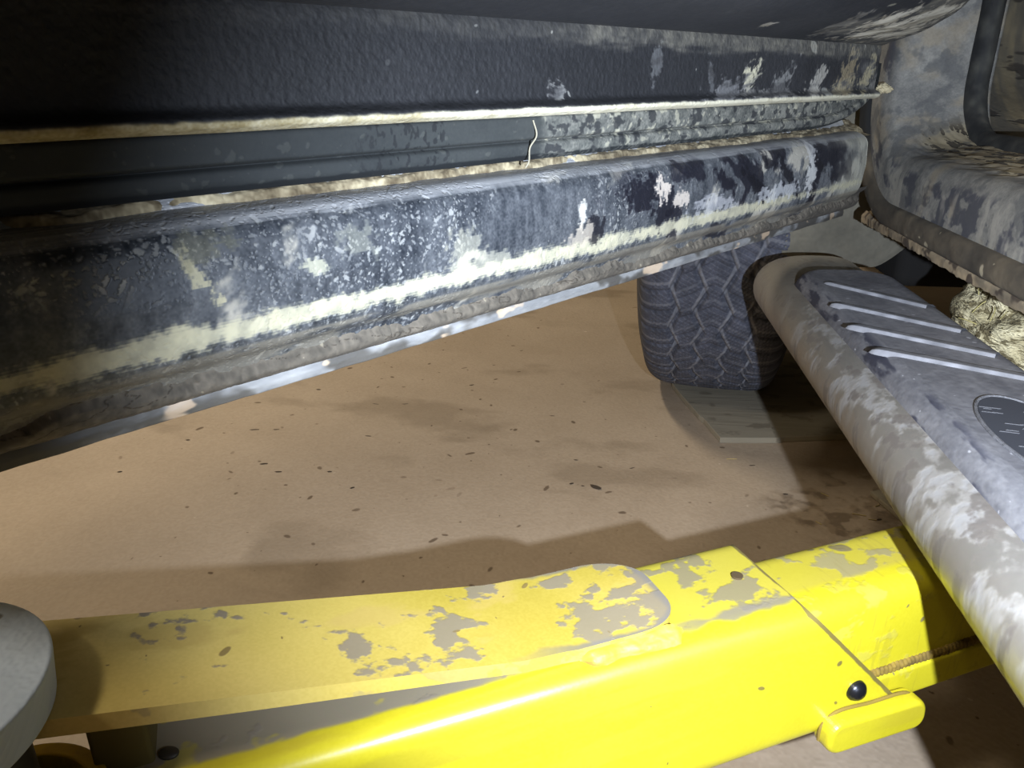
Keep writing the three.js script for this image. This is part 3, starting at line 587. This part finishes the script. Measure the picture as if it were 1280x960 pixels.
const padMat = surface({
  W: 1.3, H: 0.3, w: 1600, h: 400, u0: -1.2, v0: 0.15, bump: 0.0006, fn: (u, v) => {
    const g = fbm(u * 18, v * 30, 421, 5), f = fbm(u * 220, v * 220, 422, 3), st = fbm(u * 30, v * 200, 423, 3);
    let d = clamp(0.42 + 0.6 * (g - 0.45) + 0.35 * (f - 0.5) + 0.2 * (st - 0.5));
    let c = mixc([74, 73, 77], [150, 147, 146], d);
    const worn = sm(0.52, 0.66, fbm(u * 26, v * 60, 425, 5)) * sm(0.275, 0.258, v + 0.01 * (g - 0.5)); c = mixc(c, [42, 42, 54], worn * 0.8);
    const sp = spots(u * 90, v * 90, 427, 0.12, 0.03, 0.16, 2); c = mixc(c, [184, 182, 184], sp * 0.7);
    return { c, r: clamp(0.62 + 0.25 * d), h: 0.5 + 0.5 * (f - 0.5) };
  },
});
{
  const board = part('running_board', truck, pillow(0.206, 0.355, -1.115, 0.75, 0.085, 0.05, 0.036, 0.302, 0.372, true), chromeMat, 'dull metal running board tube with a rounded end cap');
  part('tread_pad', board, pillow(0.2285, 0.350, -0.962, 0.70, 0.045, 0.05, 0.020, 0.360, 0.385, false), padMat, 'black rubber step pad');
  const ribs = [[0.2505, -0.8768, 0.329, -0.785], [0.2350, -0.7891, 0.329, -0.706], [0.2300, -0.7145, 0.329, -0.640], [0.2300, -0.6463, 0.329, -0.588]];
  const ribMat = surface({ W: 0.3, H: 0.1, w: 300, h: 100, bump: 0.0006, fn: (u, v) => { const g = fbm(u * 90, v * 90, 431, 4); return { c: mixc([92, 91, 93], [140, 138, 140], clamp(g * 1.3 - 0.1)), r: 0.85, h: g }; } });
  for (const [x0, z0, x1, z1] of ribs) {
    const l = Math.hypot(x1 - x0, z1 - z0), a = Math.atan2(z1 - z0, x1 - x0);
    const sh = new THREE.Shape(); sh.absellipse(0, 0, 1, 1, 0, PI * 2);
    // wedge rib: steep towards the rear, shallow towards the front, rounded outer end
    const prof = resample(roundPoly([[-0.014, -0.002], [-0.006, 0.0022, 0.002], [0.005, 0.0032, 0.001], [0.0062, -0.002]], 0.001, 4), 0.0006);
    const g = grid(40, prof.length - 1, (i, j) => { const t = i / 40, p = prof[j], e = sqrt(clamp(1 - (1 - clamp(t / 0.10)) ** 2)); return [t * l, (p.y + 0.002) * e - 0.002, p.x * (0.35 + 0.65 * e)]; }, (i, j) => [i / 40 * l, prof[j].s]);
    g.rotateY(-a).translate(x0, 0.385, z0);
    part('tread_rib', board, g, ribMat, 'raised worn rib across the pad');
  }
  // oval badge let into the pad
  const bz = -0.475, bx = 0.286, bm = padMat;
  const ring = []; for (let k = 0; k <= 64; k++) { const a = k / 64 * 2 * PI; ring.push(V3(bx + 0.030 * cos(a), 0.3856, bz + 0.072 * sin(a))); }
  part('badge_rim', board, new THREE.TubeGeometry(new THREE.CatmullRomCurve3(ring.slice(0, 64), true), 96, 0.0014, 8, true), ribMat, 'oval rim of the worn badge');
  const plate = new THREE.CylinderGeometry(1, 1, 0.0012, 48).scale(0.0285, 1, 0.070).translate(bx, 0.3856, bz);
  part('badge_plate', board, plate, plain(0x3a3b40, 0.6));
  const worn = []; const r = rng(77); for (let k = 0; k < 22; k++) { const t = r() * 2 - 1, x = bx + 0.02 * (r() * 2 - 1), z = bz + 0.055 * t; worn.push(new THREE.CapsuleGeometry(0.0004, 0.004 + 0.010 * r(), 3, 6).rotateX(PI / 2).rotateY(PI / 2 - 0.25 + 0.1 * r()).translate(x, 0.3863, z)); }
  part('badge_relief', board, mergeGeometries(worn), ribMat, 'scuffed unreadable relief on the badge');
  part('drain_slot', board, new THREE.CylinderGeometry(1, 1, 0.002, 32).scale(0.011, 1, 0.0055).translate(0.300, 0.3722, -0.985), plain(0x3b3226, 0.9), 'oval slot in the end cap');
  for (const z of [-0.86, 0.2]) part('board_bracket', board, mergeGeometries([boxAt(0.33, 0.62, 0.296, 0.304, z, z + 0.14), boxAt(0.612, 0.62, 0.30, 0.42, z, z + 0.14)]), plain(0x1c1a17, 0.95));
}

// clod of straw and clay on the bracket between board and body
{
  const m = surface({ W: 0.3, H: 0.3, w: 400, h: 400, bump: 0.004, fn: (u, v) => { const g = fbm(u * 30, v * 30, 441, 5), f = fbm(u * 200, v * 200, 442, 3); let c = mixc([160, 146, 108], [222, 208, 168], clamp(g * 1.2 - 0.1 + (f - 0.5) * 0.4)); c = mixc(c, [84, 72, 44], sm(0.57, 0.65, fbm(u * 60, v * 60, 444, 4)) * 0.7); return { c, r: 1, h: 0.5 * f + 0.5 * g }; } });
  const t = thing('mud_clod', 'pale clod of clay and straw wedged between the running board and the sill', 'mud', [0.43, 0.308, -0.79]);
  part('clay', t, lump(0.060, 0.056, 0.080, 19, 0.3, 2.5, 72).translate(0.428, 0.366, -0.79), m);
  const r = rng(9), g = [];
  for (let k = 0; k < 70; k++) { const a = r() * 6.28, e = r() * 1.4, R = [0.06, 0.06, 0.083]; const n = V3(cos(a) * cos(e), sin(e), sin(a) * cos(e)); const p = V3(0.428 + n.x * R[0], 0.366 + n.y * R[1], -0.79 + n.z * R[2]); const q = p.clone().add(V3(r() - 0.5, r() * 0.5, r() - 0.5).multiplyScalar(0.04)); const mid = p.clone().lerp(q, 0.5).add(V3(r() - 0.5, r(), r() - 0.5).multiplyScalar(0.008)); g.push(new THREE.TubeGeometry(new THREE.QuadraticBezierCurve3(p, mid, q), 5, 0.0006, 4)); }
  const sm_ = part('straw', t, mergeGeometries(g), plain(0xa89a62, 1), 'fine dry straw'); sm_.userData.kind = 'stuff';
}

// ---------------------------------------------------------------- yellow lift arm
// a runs along the arm (towards the truck), w across it (towards the camera), h up
const ARM_K = 0.861, ARM_UP = 0.0834;                      // arm drawing units -> metres, height of the drawing's zero
const LA = V3(0.1002, 0, -0.4861), LT = 27.5 * PI / 180, A_ = V3(cos(LT), 0, -sin(LT)), W_ = V3(sin(LT), 0, cos(LT));
const L = (a, w, h) => [LA.x + (A_.x * a + W_.x * w) * ARM_K, ARM_UP + h * ARM_K, LA.z + (A_.z * a + W_.z * w) * ARM_K];
const YEL = [186, 172, 34], WORN = [150, 136, 118];
const lift = thing('vehicle_lift', 'yellow two-post vehicle lift, its scuffed swing arm reaching under the running board', 'lift', [-0.75, 0, -0.24]);
function worn(u, v, seed, k) { const n = fbm(u * 50, v * 70, seed, 5), z = fbm(u * 14, v * 14, seed + 3, 3); return sm(0.57, 0.65, n + (z - 0.5) * 0.4 + k + 0.10 * (fbm(u * 300, v * 300, seed + 7, 3) - 0.5)); }
const YSCR = (u, v, seed) => { const g = fbm(u * 240, v * 30 + u * 60, seed, 3); return sm(0.66, 0.72, g); };
// section arc for the tube: top from far edge to ridge, then down the near face
const tubeMat = surface({
  W: 1.1, H: 0.3, w: 2000, h: 512, u0: -0.9, bump: 0.0005, fn: (a, v) => {
    const g = fbm(a * 14, v * 14, 501, 4), f = vn(a * 600, v * 600, 502);
    const topF = sm(0.0965, 0.0925, v + 0.003 * (fbm(a * 60, v * 60, 503, 3) - 0.5));  // the flat top
    let c = YEL.map((x, i) => x + (g - 0.5) * [14, 14, 6][i] + (f - 0.5) * 5), rough = 0.30 + 0.12 * g;
    // face: few chips, faint dull rubs
    const rub = sm(0.5, 0.7, fbm(a * 10, v * 60, 504, 4)); c = mixc(c, [158, 138, 40], rub * 0.4 * (1 - topF) * (0.4 + 0.8 * vn(a * 30, v * 90, 507))); rough += rub * 0.12;
    const chip = spots(a * 34, v * 34, 505, 0.12, 0.02, 0.14, 2.5) * (1 - topF); c = mixc(c, [96, 84, 50], chip * 0.8);
    // top: worn to grey primer, dirty, in a greasy smear left of the plate end
    const tw = topF * worn(a, v, 511, 0.06 * sm(-0.12, -0.02, a)); const dirt = topF * (0.35 + 0.4 * g); c = mixc(c, [158, 140, 66], dirt * 0.85); c = mixc(c, [116, 105, 92], tw * 0.75); rough = mix(rough, 0.75, max(tw, dirt));
    const gre = topF * sm(-0.20, -0.26, a + 0.06 * (fbm(a * 20, v * 30, 513, 4) - 0.5) + 0.5 * (v - 0.09) * 0); c = mixc(c, mixc([112, 102, 88], [132, 122, 106], g), gre * (0.94 - 0.5 * sm(0.6, 0.68, fbm(a * 40, v * 60, 514, 4)))); rough = mix(rough, 0.6, gre);
    const me = sm(0.0022, 0.0008, max(0, v - 0.112) * 0.93 - a + 0.003 * (fbm(a * 70, v * 70, 516, 4) - 0.5)); c = mixc(c, [88, 74, 34], me * 0.85); rough = mix(rough, 0.8, me);
    const ed = sm(0.007, 0.002, abs(v - 0.093) + 0.010 * (fbm(a * 55, v * 55, 515, 5) - 0.42)) * sm(-0.14, -0.06, a); c = mixc(c, [120, 110, 96], ed * 0.85); rough = mix(rough, 0.7, ed);
    return { c, r: rough, h: 0.6 - 0.3 * max(tw, chip) + 0.05 * f };
  }, extra: { clearcoat: 0.35, clearcoatRoughness: 0.25 },
});
function tubeSweep(w0, w1, h0, h1, r, a0, aEnd, nA, wall, hollowEnd) { // rounded box section; aEnd(h) lets the end be mitred
  const sec = resample(roundPoly([[w0, h1], [w1, h1], [w1, h0], [w0, h0]].map(p => [p[0], p[1], r]), r, 10, true), 0.004);
  // start the outline on the far top edge so that arc length 0 is there
  const inn = resample(roundPoly([[w0 + wall, h1 - wall], [w1 - wall, h1 - wall], [w1 - wall, h0 + wall], [w0 + wall, h0 + wall]].map(p => [p[0], p[1], r * 0.8]), r, 10, true), 0.004);
  const g = [grid(nA, sec.length - 1, (i, j) => { const p = sec[j]; return L(mix(a0, aEnd(p.y), i / nA), p.x, p.y); }, (i, j) => [mix(a0, aEnd(sec[j].y), i / nA), sec[j].s])];
  if (hollowEnd) {
    const n = 120, S = (q, t) => { const x = t * q[q.length - 1].s; let k = 0; while (k < q.length - 2 && q[k + 1].s < x) k++; const u = (x - q[k].s) / (q[k + 1].s - q[k].s || 1); return [mix(q[k].x, q[k + 1].x, u), mix(q[k].y, q[k + 1].y, u)]; };
    g.push(grid(n, 1, (i, j) => { const [x, y] = S(j ? inn : sec, i / n); return L(aEnd(y), x, y); }, (i, j) => [0.02, 0.15 + j * wall]));
    g.push(grid(n, 1, (i, j) => { const [x, y] = S(inn, i / n); return L(aEnd(y) - j * 0.09, x, y); }, (i, j) => [0.02 - j * 0.09, 0.2]));
  } else g.push(capGeom(sec.map(p => [p.x, p.y]), (x, y) => L(aEnd(y), x, y), (x, y) => [0.02, 0.18]));
  g.push(capGeom(sec.map(p => [p.x, p.y]), (x, y) => L(a0, x, y), (x, y) => [0.02, 0.18]));
  return mergeGeometries(g);
}
const armTube = part('arm_tube', lift, tubeSweep(-0.002, 0.103, 0.112, 0.240, 0.016, -0.47, h => (0.240 - h) * 0.93, 160, 0.007, true), tubeMat, 'yellow outer arm tube with a mitred end');
const extMat = surface({
  W: 0.8, H: 0.3, w: 1200, h: 420, u0: -0.15, bump: 0.0005, fn: (a, v) => {
    const g = fbm(a * 16, v * 16, 521, 4), f = vn(a * 600, v * 600, 522), topF = sm(0.068, 0.060, v + 0.004 * (g - 0.5));
    let c = YEL.map((x, i) => x + (g - 0.5) * [18, 18, 8][i] + (f - 0.5) * 5), rough = 0.36 + 0.1 * g;
    const tw = worn(a, v, 531, -0.03 + 0.06 * sm(0.02, 0.0, abs(v - 0.066))); const dirt = topF * (0.3 + 0.5 * g);
    c = mixc(c, [160, 142, 68], dirt * 0.85); c = mixc(c, [134, 122, 100], tw * (0.2 + 0.5 * topF)); rough = mix(rough, 0.75, max(tw, dirt) * 0.9);
    const sc = YSCR(a, v, 533) * 0.15; c = mixc(c, [120, 104, 56], sc);
    const chip = spots(a * 40, v * 40, 535, 0.14, 0.03, 0.22, 2.5); c = mixc(c, [108, 96, 72], chip * 0.8);
    return { c, r: rough, h: 0.6 - 0.3 * tw - 0.2 * chip };
  }, extra: { clearcoat: 0.2, clearcoatRoughness: 0.35 },
});
part('extension_tube', lift, tubeSweep(0.010, 0.0885, 0.120, 0.2265, 0.017, -0.25, () => 0.55, 80, 0.006, false), extMat, 'yellow telescoping inner arm');
{ // lip and weld along the lower front of the extension
  const lip = roundPoly([[0.06, 0.112], [0.0935, 0.112], [0.0935, 0.1435], [0.06, 0.1435]].map(p => [...p, 0.004]), 0.004, 5, true), ls = resample(lip, 0.003);
  part('extension_lip', lift, mergeGeometries([grid(60, ls.length - 1, (i, j) => L(mix(0.08, 0.55, i / 60), ls[j].x, ls[j].y), (i, j) => [mix(0.08, 0.55, i / 60), 0.1 + ls[j].s]), capGeom(ls.map(p => [p.x, p.y]), (x, y) => L(0.08, x, y), () => [0.1, 0.1])]), extMat);
  const pts = [], n = 90; for (let i = 0; i <= n; i++) pts.push([mix(0.082, 0.55, i / n)]);
  const bead = grid(360, 10, (i, j) => { const a = mix(0.083, 0.54, i / 360), t = j / 10 * PI, r = 0.0036 * (1 + 0.12 * sin(a * 1500) + 0.6 * (fbm(a * 90, j, 541, 3) - 0.5)); return L(a, 0.0885 + r * sin(t), 0.1455 - r * 1.25 * cos(t)); }, (i, j) => [mix(0.083, 0.54, i / 360), j * 0.001]);
  const beadMat = surface({ W: 0.5, H: 0.02, w: 800, h: 32, fn: (u, v) => { const g = fbm(u * 200, v * 200, 543, 3); return { c: mixc([74, 58, 24], [150, 122, 40], g), r: 0.85, h: g }; } });
  part('weld_bead', lift, bead, beadMat, 'dirty rippled weld');
}
// stop block low on the front face near the mitre, and the domed bolt above it
{
  const sh = roundPoly([[0.030, 0.108], [0.030, 0.132], [0.122, 0.126], [0.124, 0.104]].map(p => [...p, 0.010]), 0.01, 8, true);
  const s2 = new THREE.Shape(sh.slice(0, -1).map(p => new THREE.Vector2(...p)));
  const g = new THREE.ExtrudeGeometry(s2, { depth: 0.010, bevelEnabled: true, bevelSize: 0.004, bevelThickness: 0.005, bevelSegments: 5 });
  const p = g.attributes.position; for (let i = 0; i < p.count; i++) p.setXYZ(i, ...L(p.getX(i), 0.103 + p.getZ(i) - 0.002, p.getY(i)));
  { const uv = g.attributes.uv; for (let i = 0; i < uv.count; i++) uv.setXY(i, uv.getX(i) - 0.55, 0.16 + (uv.getY(i) - 0.1)); }
  g.computeVertexNormals();
  part('stop_block', lift, g, tubeMat, 'rounded yellow stop welded under the bolt');
  const wl = new THREE.CatmullRomCurve3([[0.0265, 0.112], [0.027, 0.126], [0.038, 0.1355], [0.075, 0.1335], [0.112, 0.131], [0.1245, 0.122]].map(p => V3(...L(p[0], 0.104, p[1]))));
  part('stop_weld', lift, new THREE.TubeGeometry(wl, 60, 0.0013, 8), plain(0x7a6420, 0.85), 'dirty weld line around the stop');
  const b = new THREE.LatheGeometry(roundPoly([[0, 0.0075], [0.005, 0.0068], [0.0085, 0.003], [0.009, 0], [0.009, -0.004]], 0.003, 6).map(p => new THREE.Vector2(max(p[0], 1e-4), p[1])), 32);
  b.scale(ARM_K, ARM_K, ARM_K).rotateX(PI / 2).rotateY(LT).translate(...L(0.0565, 0.103, 0.152));
  part('bolt_head', lift, b, plain(0x3a3a3e, 0.28, { metalness: 0.85 }), 'dark domed bolt head');
  const plug = (a, w, h, r, face) => { const c = new THREE.CylinderGeometry(r, r, 0.002, 24).scale(ARM_K, 1, ARM_K); if (face) c.rotateX(PI / 2).rotateY(LT); return c.translate(...L(a, w, h)); };
  part('rivet', lift, plug(-0.024, 0.045, 0.2405, 0.0045, false).translate(...[0, 0, 0]), plain(0x4a3a22, 0.7), 'small rusty rivet on top');
  part('hole', lift, plug(0.190, 0.0885, 0.186, 0.008, true), plain(0x0c0a08, 0.9), 'dark hole in the inner arm');
  part('grease_fitting', lift, new THREE.SphereGeometry(0.004, 16, 10).scale(1.3, 0.5, 1.0).translate(...L(-0.43, 0.070, 0.241)), plain(0x2a241a, 0.6), 'dark greasy fitting');
}
// flat plate lying on the tube, bending upwards towards the post
const plateMat = surface({
  W: 0.7, H: 0.12, w: 1800, h: 320, u0: -0.62, bump: 0.0005, fn: (a, w) => {
    const g = fbm(a * 16, w * 16, 551, 4), f = vn(a * 700, w * 700, 552), left = sm(-0.2, -0.5, a + 0.1 * (g - 0.5));
    let c = mixc([168, 146, 54], [218, 192, 122], clamp(left * 0.8 + 0.6 * (g - 0.45))); c = c.map(x => x + (f - 0.5) * 8);
    const sm1 = sm(0.55, 0.70, fbm(a * 20 + w * 12, w * 34, 553, 5)); c = mixc(c, [176, 148, 76], sm1 * 0.5);
    const tw = (w > 0.088 ? 0.4 : 1) * worn(a, w, 561, 0.05 * sm(-0.32, -0.15, a) - 0.14 * sm(-0.3, -0.4, a)); c = mixc(c, [112, 101, 94], tw * 0.75);
    const te = clamp((a + 0.141) / 0.045), rim = min(0.085 - 0.028 * (1 - sqrt(1 - te ** 3)) - w, w - 0.0315 * (1 - sqrt(1 - te * te)) + 0.004, (-0.096 - a) * 0.8);
    const edge = sm(0.008, 0.003, rim + 0.012 * (fbm(a * 40, w * 40, 563, 4) - 0.45)) * sm(-0.24, -0.16, a) * (w < 0.088 ? 1 : 0); c = mixc(c, [112, 104, 92], edge * 0.9);
    const chip = spots(a * 45, w * 45, 565, 0.12, 0.02, 0.14, 2.5); c = mixc(c, [112, 92, 54], chip * 0.75);
    return { c, r: clamp(0.55 + 0.25 * (tw + sm1) + 0.1 * g), h: 0.6 - 0.3 * max(tw, chip) };
  },
});
{
  const hTop = a => 0.2495 + (a < -0.18 ? 0.172 * max(0, -0.18 - a) - 0.0035 * sm(0, 0.04, -0.18 - a) : 0);
  const th = a => 0.0095 + 0.002 * sm(-0.2, -0.4, a);
  const n = 120, a0 = -0.60, a1 = -0.096, wN = 0.085;
  // plan half-widths shrink at the rounded right end
  const wr = a => { const t = clamp((a - (a1 - 0.045)) / 0.045); return [0.001 + 0.022 * (1 - sqrt(1 - t * t)) * 1.4, wN - 0.028 * (1 - sqrt(1 - t ** 3))]; };
  const A = i => a0 + (a1 - a0) * (1 - (1 - i / n) ** 1.5);
  const top = grid(n, 16, (i, j) => { const a = A(i), [w0, w1] = wr(a); return L(a, mix(w0, w1, j / 16), hTop(a)); }, (i, j) => { const a = A(i), [w0, w1] = wr(a); return [a, mix(w0, w1, j / 16)]; });
  const bot = grid(n, 4, (i, j) => { const a = A(i), [w0, w1] = wr(a); return L(a, mix(w1, w0, j / 4), hTop(a) - th(a)); }, (i, j) => [A(i), 0.05]);
  const side = (k, flip) => grid(n, 4, (i, j) => { const a = A(i), w = wr(a)[k]; return L(a, w, hTop(a) - th(a) * (flip ? 1 - j / 4 : j / 4)); }, (i, j) => [A(i), 0.1 + 0.01 * j / 4]);
  const end = (i) => grid(4, 2, (k, j) => { const a = A(i), [w0, w1] = wr(a); return L(a, mix(w0, w1, k / 4), hTop(a) - th(a) * j / 2); }, (k, j) => [-0.3, 0.1]);
  const sideMat = plateMat;
  part('arm_plate', lift, mergeGeometries([top, bot, side(1, false), side(0, true), end(0), end(n)]), sideMat, 'scuffed yellow strap plate bending up towards the post');
  // fillet weld between plate and tube
  const fil = grid(80, 10, (i, j) => { const t = i / 80, a = mix(-0.178, -0.098, t), e = sm(0, 0.1, t) * sm(1, 0.9, t), q = j / 10 * PI / 2, r = 0.0085 * (0.35 + 0.65 * e) * (1 + 0.5 * (fbm(a * 80, j * 0.4, 571, 3) - 0.5)); return L(a, 0.0835 + r * 1.25 * sin(q) - 0.001, 0.239 + r * 0.95 * cos(q)); }, (i, j) => [mix(-0.178, -0.098, i / 80), 0.1 + j * 0.002]);
  const filMat = surface({ W: 0.1, H: 0.03, w: 400, h: 96, u0: -0.18, v0: 0.1, bump: 0.001, fn: (u, v) => { const g = fbm(u * 90, v * 90, 573, 4); let c = mixc([204, 172, 30], [226, 198, 70], g); c = mixc(c, [140, 96, 48], sm(0.56, 0.66, fbm(u * 60, v * 100, 575, 4) + 0.2 * sm(-0.16, -0.178, u)) * 0.8); return { c, r: 0.6, h: g }; } });
  part('fillet_weld', lift, fil, filMat, 'thick painted weld at the plate end');
  // upright web under the plate near the pivot
  const web = roundPoly([[-0.45, 0.235], [-0.425, 0.235], [-0.425, 0.29], [-0.45, 0.29]], 0.002, 3, true);
  const wb = new RoundedBoxGeometry(0.03, 0.062, 0.045, 2, 0.003).scale(ARM_K, ARM_K, ARM_K).rotateX(PI / 2).rotateY(LT).translate(...L(-0.452, 0.042, 0.256));
  part('plate_web', lift, wb, plain(0x5a4f22, 0.8), 'grimy yellow web under the plate');
}
// pivot: ring below, thick grey disc above, post carriage and column out of frame
{
  const pc = L(-0.504, 0.0897, 0);
  const ring = new THREE.LatheGeometry(roundPoly([[0.037, 0.12], [0.046, 0.12], [0.046, 0.2485], [0.037, 0.2485]], 0.0015, 4, true).map(p => new THREE.Vector2(...p)), 64);
  part('pivot_sleeve', lift, ring.scale(ARM_K, ARM_K, ARM_K).translate(0, ARM_UP, 0).translate(pc[0], 0, pc[2]), surface({ W: 0.3, H: 0.14, w: 300, h: 140, fn: (u, v) => { const g = fbm(u * 40, v * 40, 581, 4); return { c: mixc([150, 132, 20], [196, 174, 30], g), r: 0.6, h: g }; } }), 'yellow pivot sleeve');
  part('pivot_pin', lift, new THREE.CylinderGeometry(0.026, 0.026, 0.26, 32).translate(pc[0] - 0.01, 0.215, pc[2] + 0.005), plain(0x2b2a28, 0.6));
  const disc = new THREE.LatheGeometry(roundPoly([[0.0001, 0.298], [0.073, 0.298], [0.076, 0.324], [0.0001, 0.325]], 0.0022, 4).map(p => new THREE.Vector2(...p)), 96);
  const dm = surface({ W: 0.4, H: 0.2, w: 400, h: 200, bump: 0.0004, fn: (u, v) => { const g = fbm(u * 20, v * 20, 591, 4), f = vn(u * 500, v * 500, 592); let c = mixc([184, 196, 214], [208, 218, 232], clamp(g + (f - 0.5) * 0.2)); c = mixc(c, [70, 64, 56], spots(u * 22, v * 22, 593, 0.25, 0.05, 0.25, 2) * 0.6); return { c, r: 0.7, h: f }; } });
  { const p = disc.attributes.position, uv = disc.attributes.uv; for (let i = 0; i < p.count; i++) uv.setXY(i, p.getX(i) + 0.2, p.getZ(i) + 0.1 + (p.getY(i) - 0.32)); }
  part('pivot_disc', lift, disc.scale(ARM_K, ARM_K, ARM_K).translate(-0.290, ARM_UP, -0.2127), dm, 'thick grey disc over the arm pivot');
  const car = mergeGeometries([boxAt(-0.80, -0.24, 0.08, 0.178, -0.31, -0.13, 0.008), boxAt(-1.0, -0.72, 0, 2.9, -0.40, -0.08, 0.01), boxAt(-1.1, -0.62, 0, 0.02, -0.5, 0.02)]);
  part('column', lift, car, plain(0xc9a90c, 0.5), 'lift column and carriage');
}

// ---------------------------------------------------------------- loose things on the floor
const boardMat = surface({ W: 0.5, H: 0.5, w: 600, h: 600, bump: 0.001, fn: (u, v) => { const g = fbm(u * 10, v * 10, 601, 5), l = fbm(u * 12, v * 140, 602, 4); let c = mixc([138, 128, 108], [164, 152, 130], clamp(g * 0.7 + l * 0.5)); c = mixc(c, [104, 92, 74], sm(0.6, 0.75, fbm(u * 30, v * 40, 603, 5)) * 0.5); return { c, r: 0.95, h: l }; } });
function slab(pts, h, cx, cz, ch) { // irregular flat board from a plan outline
  const s = new THREE.Shape(pts.map(p => new THREE.Vector2(p[0] - cx, -(p[1] - cz))));
  return new THREE.ExtrudeGeometry(s, { depth: h - 2 * ch, bevelEnabled: true, bevelSize: ch, bevelThickness: ch, bevelSegments: 2 }).rotateX(-PI / 2).translate(0, ch, 0);
}
solo('floor_board', 'flat tan board under the front tyre, its near edge chipped', 'board', slab([[0.160, -1.505], [0.171, -1.45], [0.198, -1.345], [0.205, -1.33], [0.224, -1.252], [0.268, -1.256], [0.322, -1.262], [0.335, -1.268], [0.50, -1.30], [0.46, -1.72], [0.20, -1.70]], 0.011, 0.32, -1.48, 0.0015), boardMat, [0.32, 0, -1.48]);
solo('board_scrap', 'brown scrap of board on the dark floor behind the arm under the truck', 'board', slab([[0.43, -1.09], [0.452, -1.012], [0.458, -0.995], [0.466, -0.988], [0.50, -1.002], [0.56, -1.02], [0.72, -1.00], [0.74, -1.16], [0.55, -1.15]], 0.008, 0.55, -1.07, 0.0015), boardMat, [0.55, 0, -1.07]);
{
  const fm = surface({ W: 0.1, H: 0.1, w: 128, h: 128, bump: 0.001, fn: (u, v) => { const g = fbm(u * 90, v * 90, 611, 4); return { c: mixc([62, 50, 38], [104, 86, 64], g), r: 1, h: g }; } });
  const flake = (l, w, t, seed) => { const g = lump(l, t, w, seed, 0.55, 2.2, 16); return g.translate(0, t * 0.8, 0); };
  solo('mud_flake', 'largest dark mud flake on the tan floor between lift arm and truck door', 'mud', flake(0.0095, 0.0042, 0.0022, 3).rotateY(-0.5), fm, [0.009, 0, -1.066]);
  const src = [[-0.614, -1.209, 9, 2.4], [-0.575, -1.214, 6, 2], [-0.565, -1.409, 5, 3], [-0.507, -1.059, 6, 3], [-0.370, -1.357, 7, 1.4], [-0.289, -1.568, 7, 1.5], [-0.256, -1.470, 6, 2.4], [-0.424, -1.069, 4, 3], [0.265, -1.171, 6, 2], [0.067, -1.139, 5, 1.6], [-0.026, -1.157, 4, 2], [-0.713, -1.154, 4, 3], [-0.764, -1.029, 4, 3], [-0.078, -1.333, 5, 1.6], [-0.427, -1.350, 7, 1.4], [-0.371, -1.022, 4, 3], [-0.400, -1.207, 6, 2], [-0.542, -1.083, 7, 3], [-0.03, -1.075, 4, 3], [-0.012, -1.07, 3, 2], [0.42, -1.02, 4, 3], [0.30, -1.08, 4, 3]];
  const proto = flake(1, 0.42, 0.3, 6); const r = rng(21); let first = null;
  for (const [x, z, l, w] of src) {
    const m = first ? first.clone() : solo('mud_crumb', 'small dark crumb of dried mud lying on the tan shop floor', 'mud', proto, fm, [x, 0, z], 'dark mud crumbs scattered on the floor');
    if (!first) first = m; else { m.name = numbered('mud_crumb'); scene.add(m); }
    m.position.set(x, 0, z); m.rotation.y = -0.2 + r() * 0.9; m.scale.set(l / 1000, w / 1000 * 0.8, w / 1000 * 1.5);
  }
  let s0 = null;
  for (const [x, z, l, a] of [[0.447, -1.083, 16, 0.35], [0.395, -1.03, 20, -0.2], [0.36, -1.085, 14, -0.8], [0.41, -1.018, 12, -0.1], [0.43, -1.06, 10, 0.6], [0.235, -1.19, 18, 0.1], [0.33, -1.0, 11, -0.9]]) {
    const g = s0 ? null : new THREE.CapsuleGeometry(0.0007, 0.018, 3, 6).rotateZ(PI / 2).translate(0, 0.0008, 0);
    const m = s0 ? s0.clone() : solo('straw_bit', 'thin pale stalk of straw lying on the floor beside the running board shadow', 'straw', g, plain(0xb8a26a, 0.9), [x, 0, z], 'straw stalks on the floor near the running board');
    if (!s0) s0 = m; else { m.name = numbered('straw_bit'); scene.add(m); }
    m.position.set(x, 0, z); m.rotation.y = a; m.scale.x = l / 20;
  }
}
// ---------------------------------------------------------------- the work light itself, out of view; its base and stem are made up
{
  const t = thing('work_light', 'unseen hand-held LED work light, with an added stem and base on the running board', 'lamp', [0.27, 0.386, -0.10]);
  const dir = TORCH_AIM.clone().sub(TORCH).normalize(), q = new THREE.Quaternion().setFromUnitVectors(V3(0, 1, 0), dir);
  const at = (d) => TORCH.clone().addScaledVector(dir, d);
  part('base', t, new THREE.CylinderGeometry(0.028, 0.030, 0.02, 32).translate(0.27, 0.396, -0.06), plain(0x222222, 0.6));
  const stem = new THREE.CatmullRomCurve3([V3(0.27, 0.40, -0.06), V3(0.27, 0.46, -0.03), V3(0.20, 0.53, -0.02), at(-0.06)]);
  part('stem', t, new THREE.TubeGeometry(stem, 24, 0.006, 10), plain(0x222222, 0.6));
  part('head', t, new THREE.CylinderGeometry(0.016, 0.012, 0.055, 24).applyQuaternion(q).translate(...at(-0.034).toArray()), plain(0x2a2a2a, 0.5));
  part('lens', t, new THREE.CylinderGeometry(0.0135, 0.0135, 0.003, 24).applyQuaternion(q).translate(...at(-0.005).toArray()), new THREE.MeshStandardMaterial({ color: 0xffffff, emissive: 0xdceaff, emissiveIntensity: 3 }));
}
renderer.render(scene, camera);
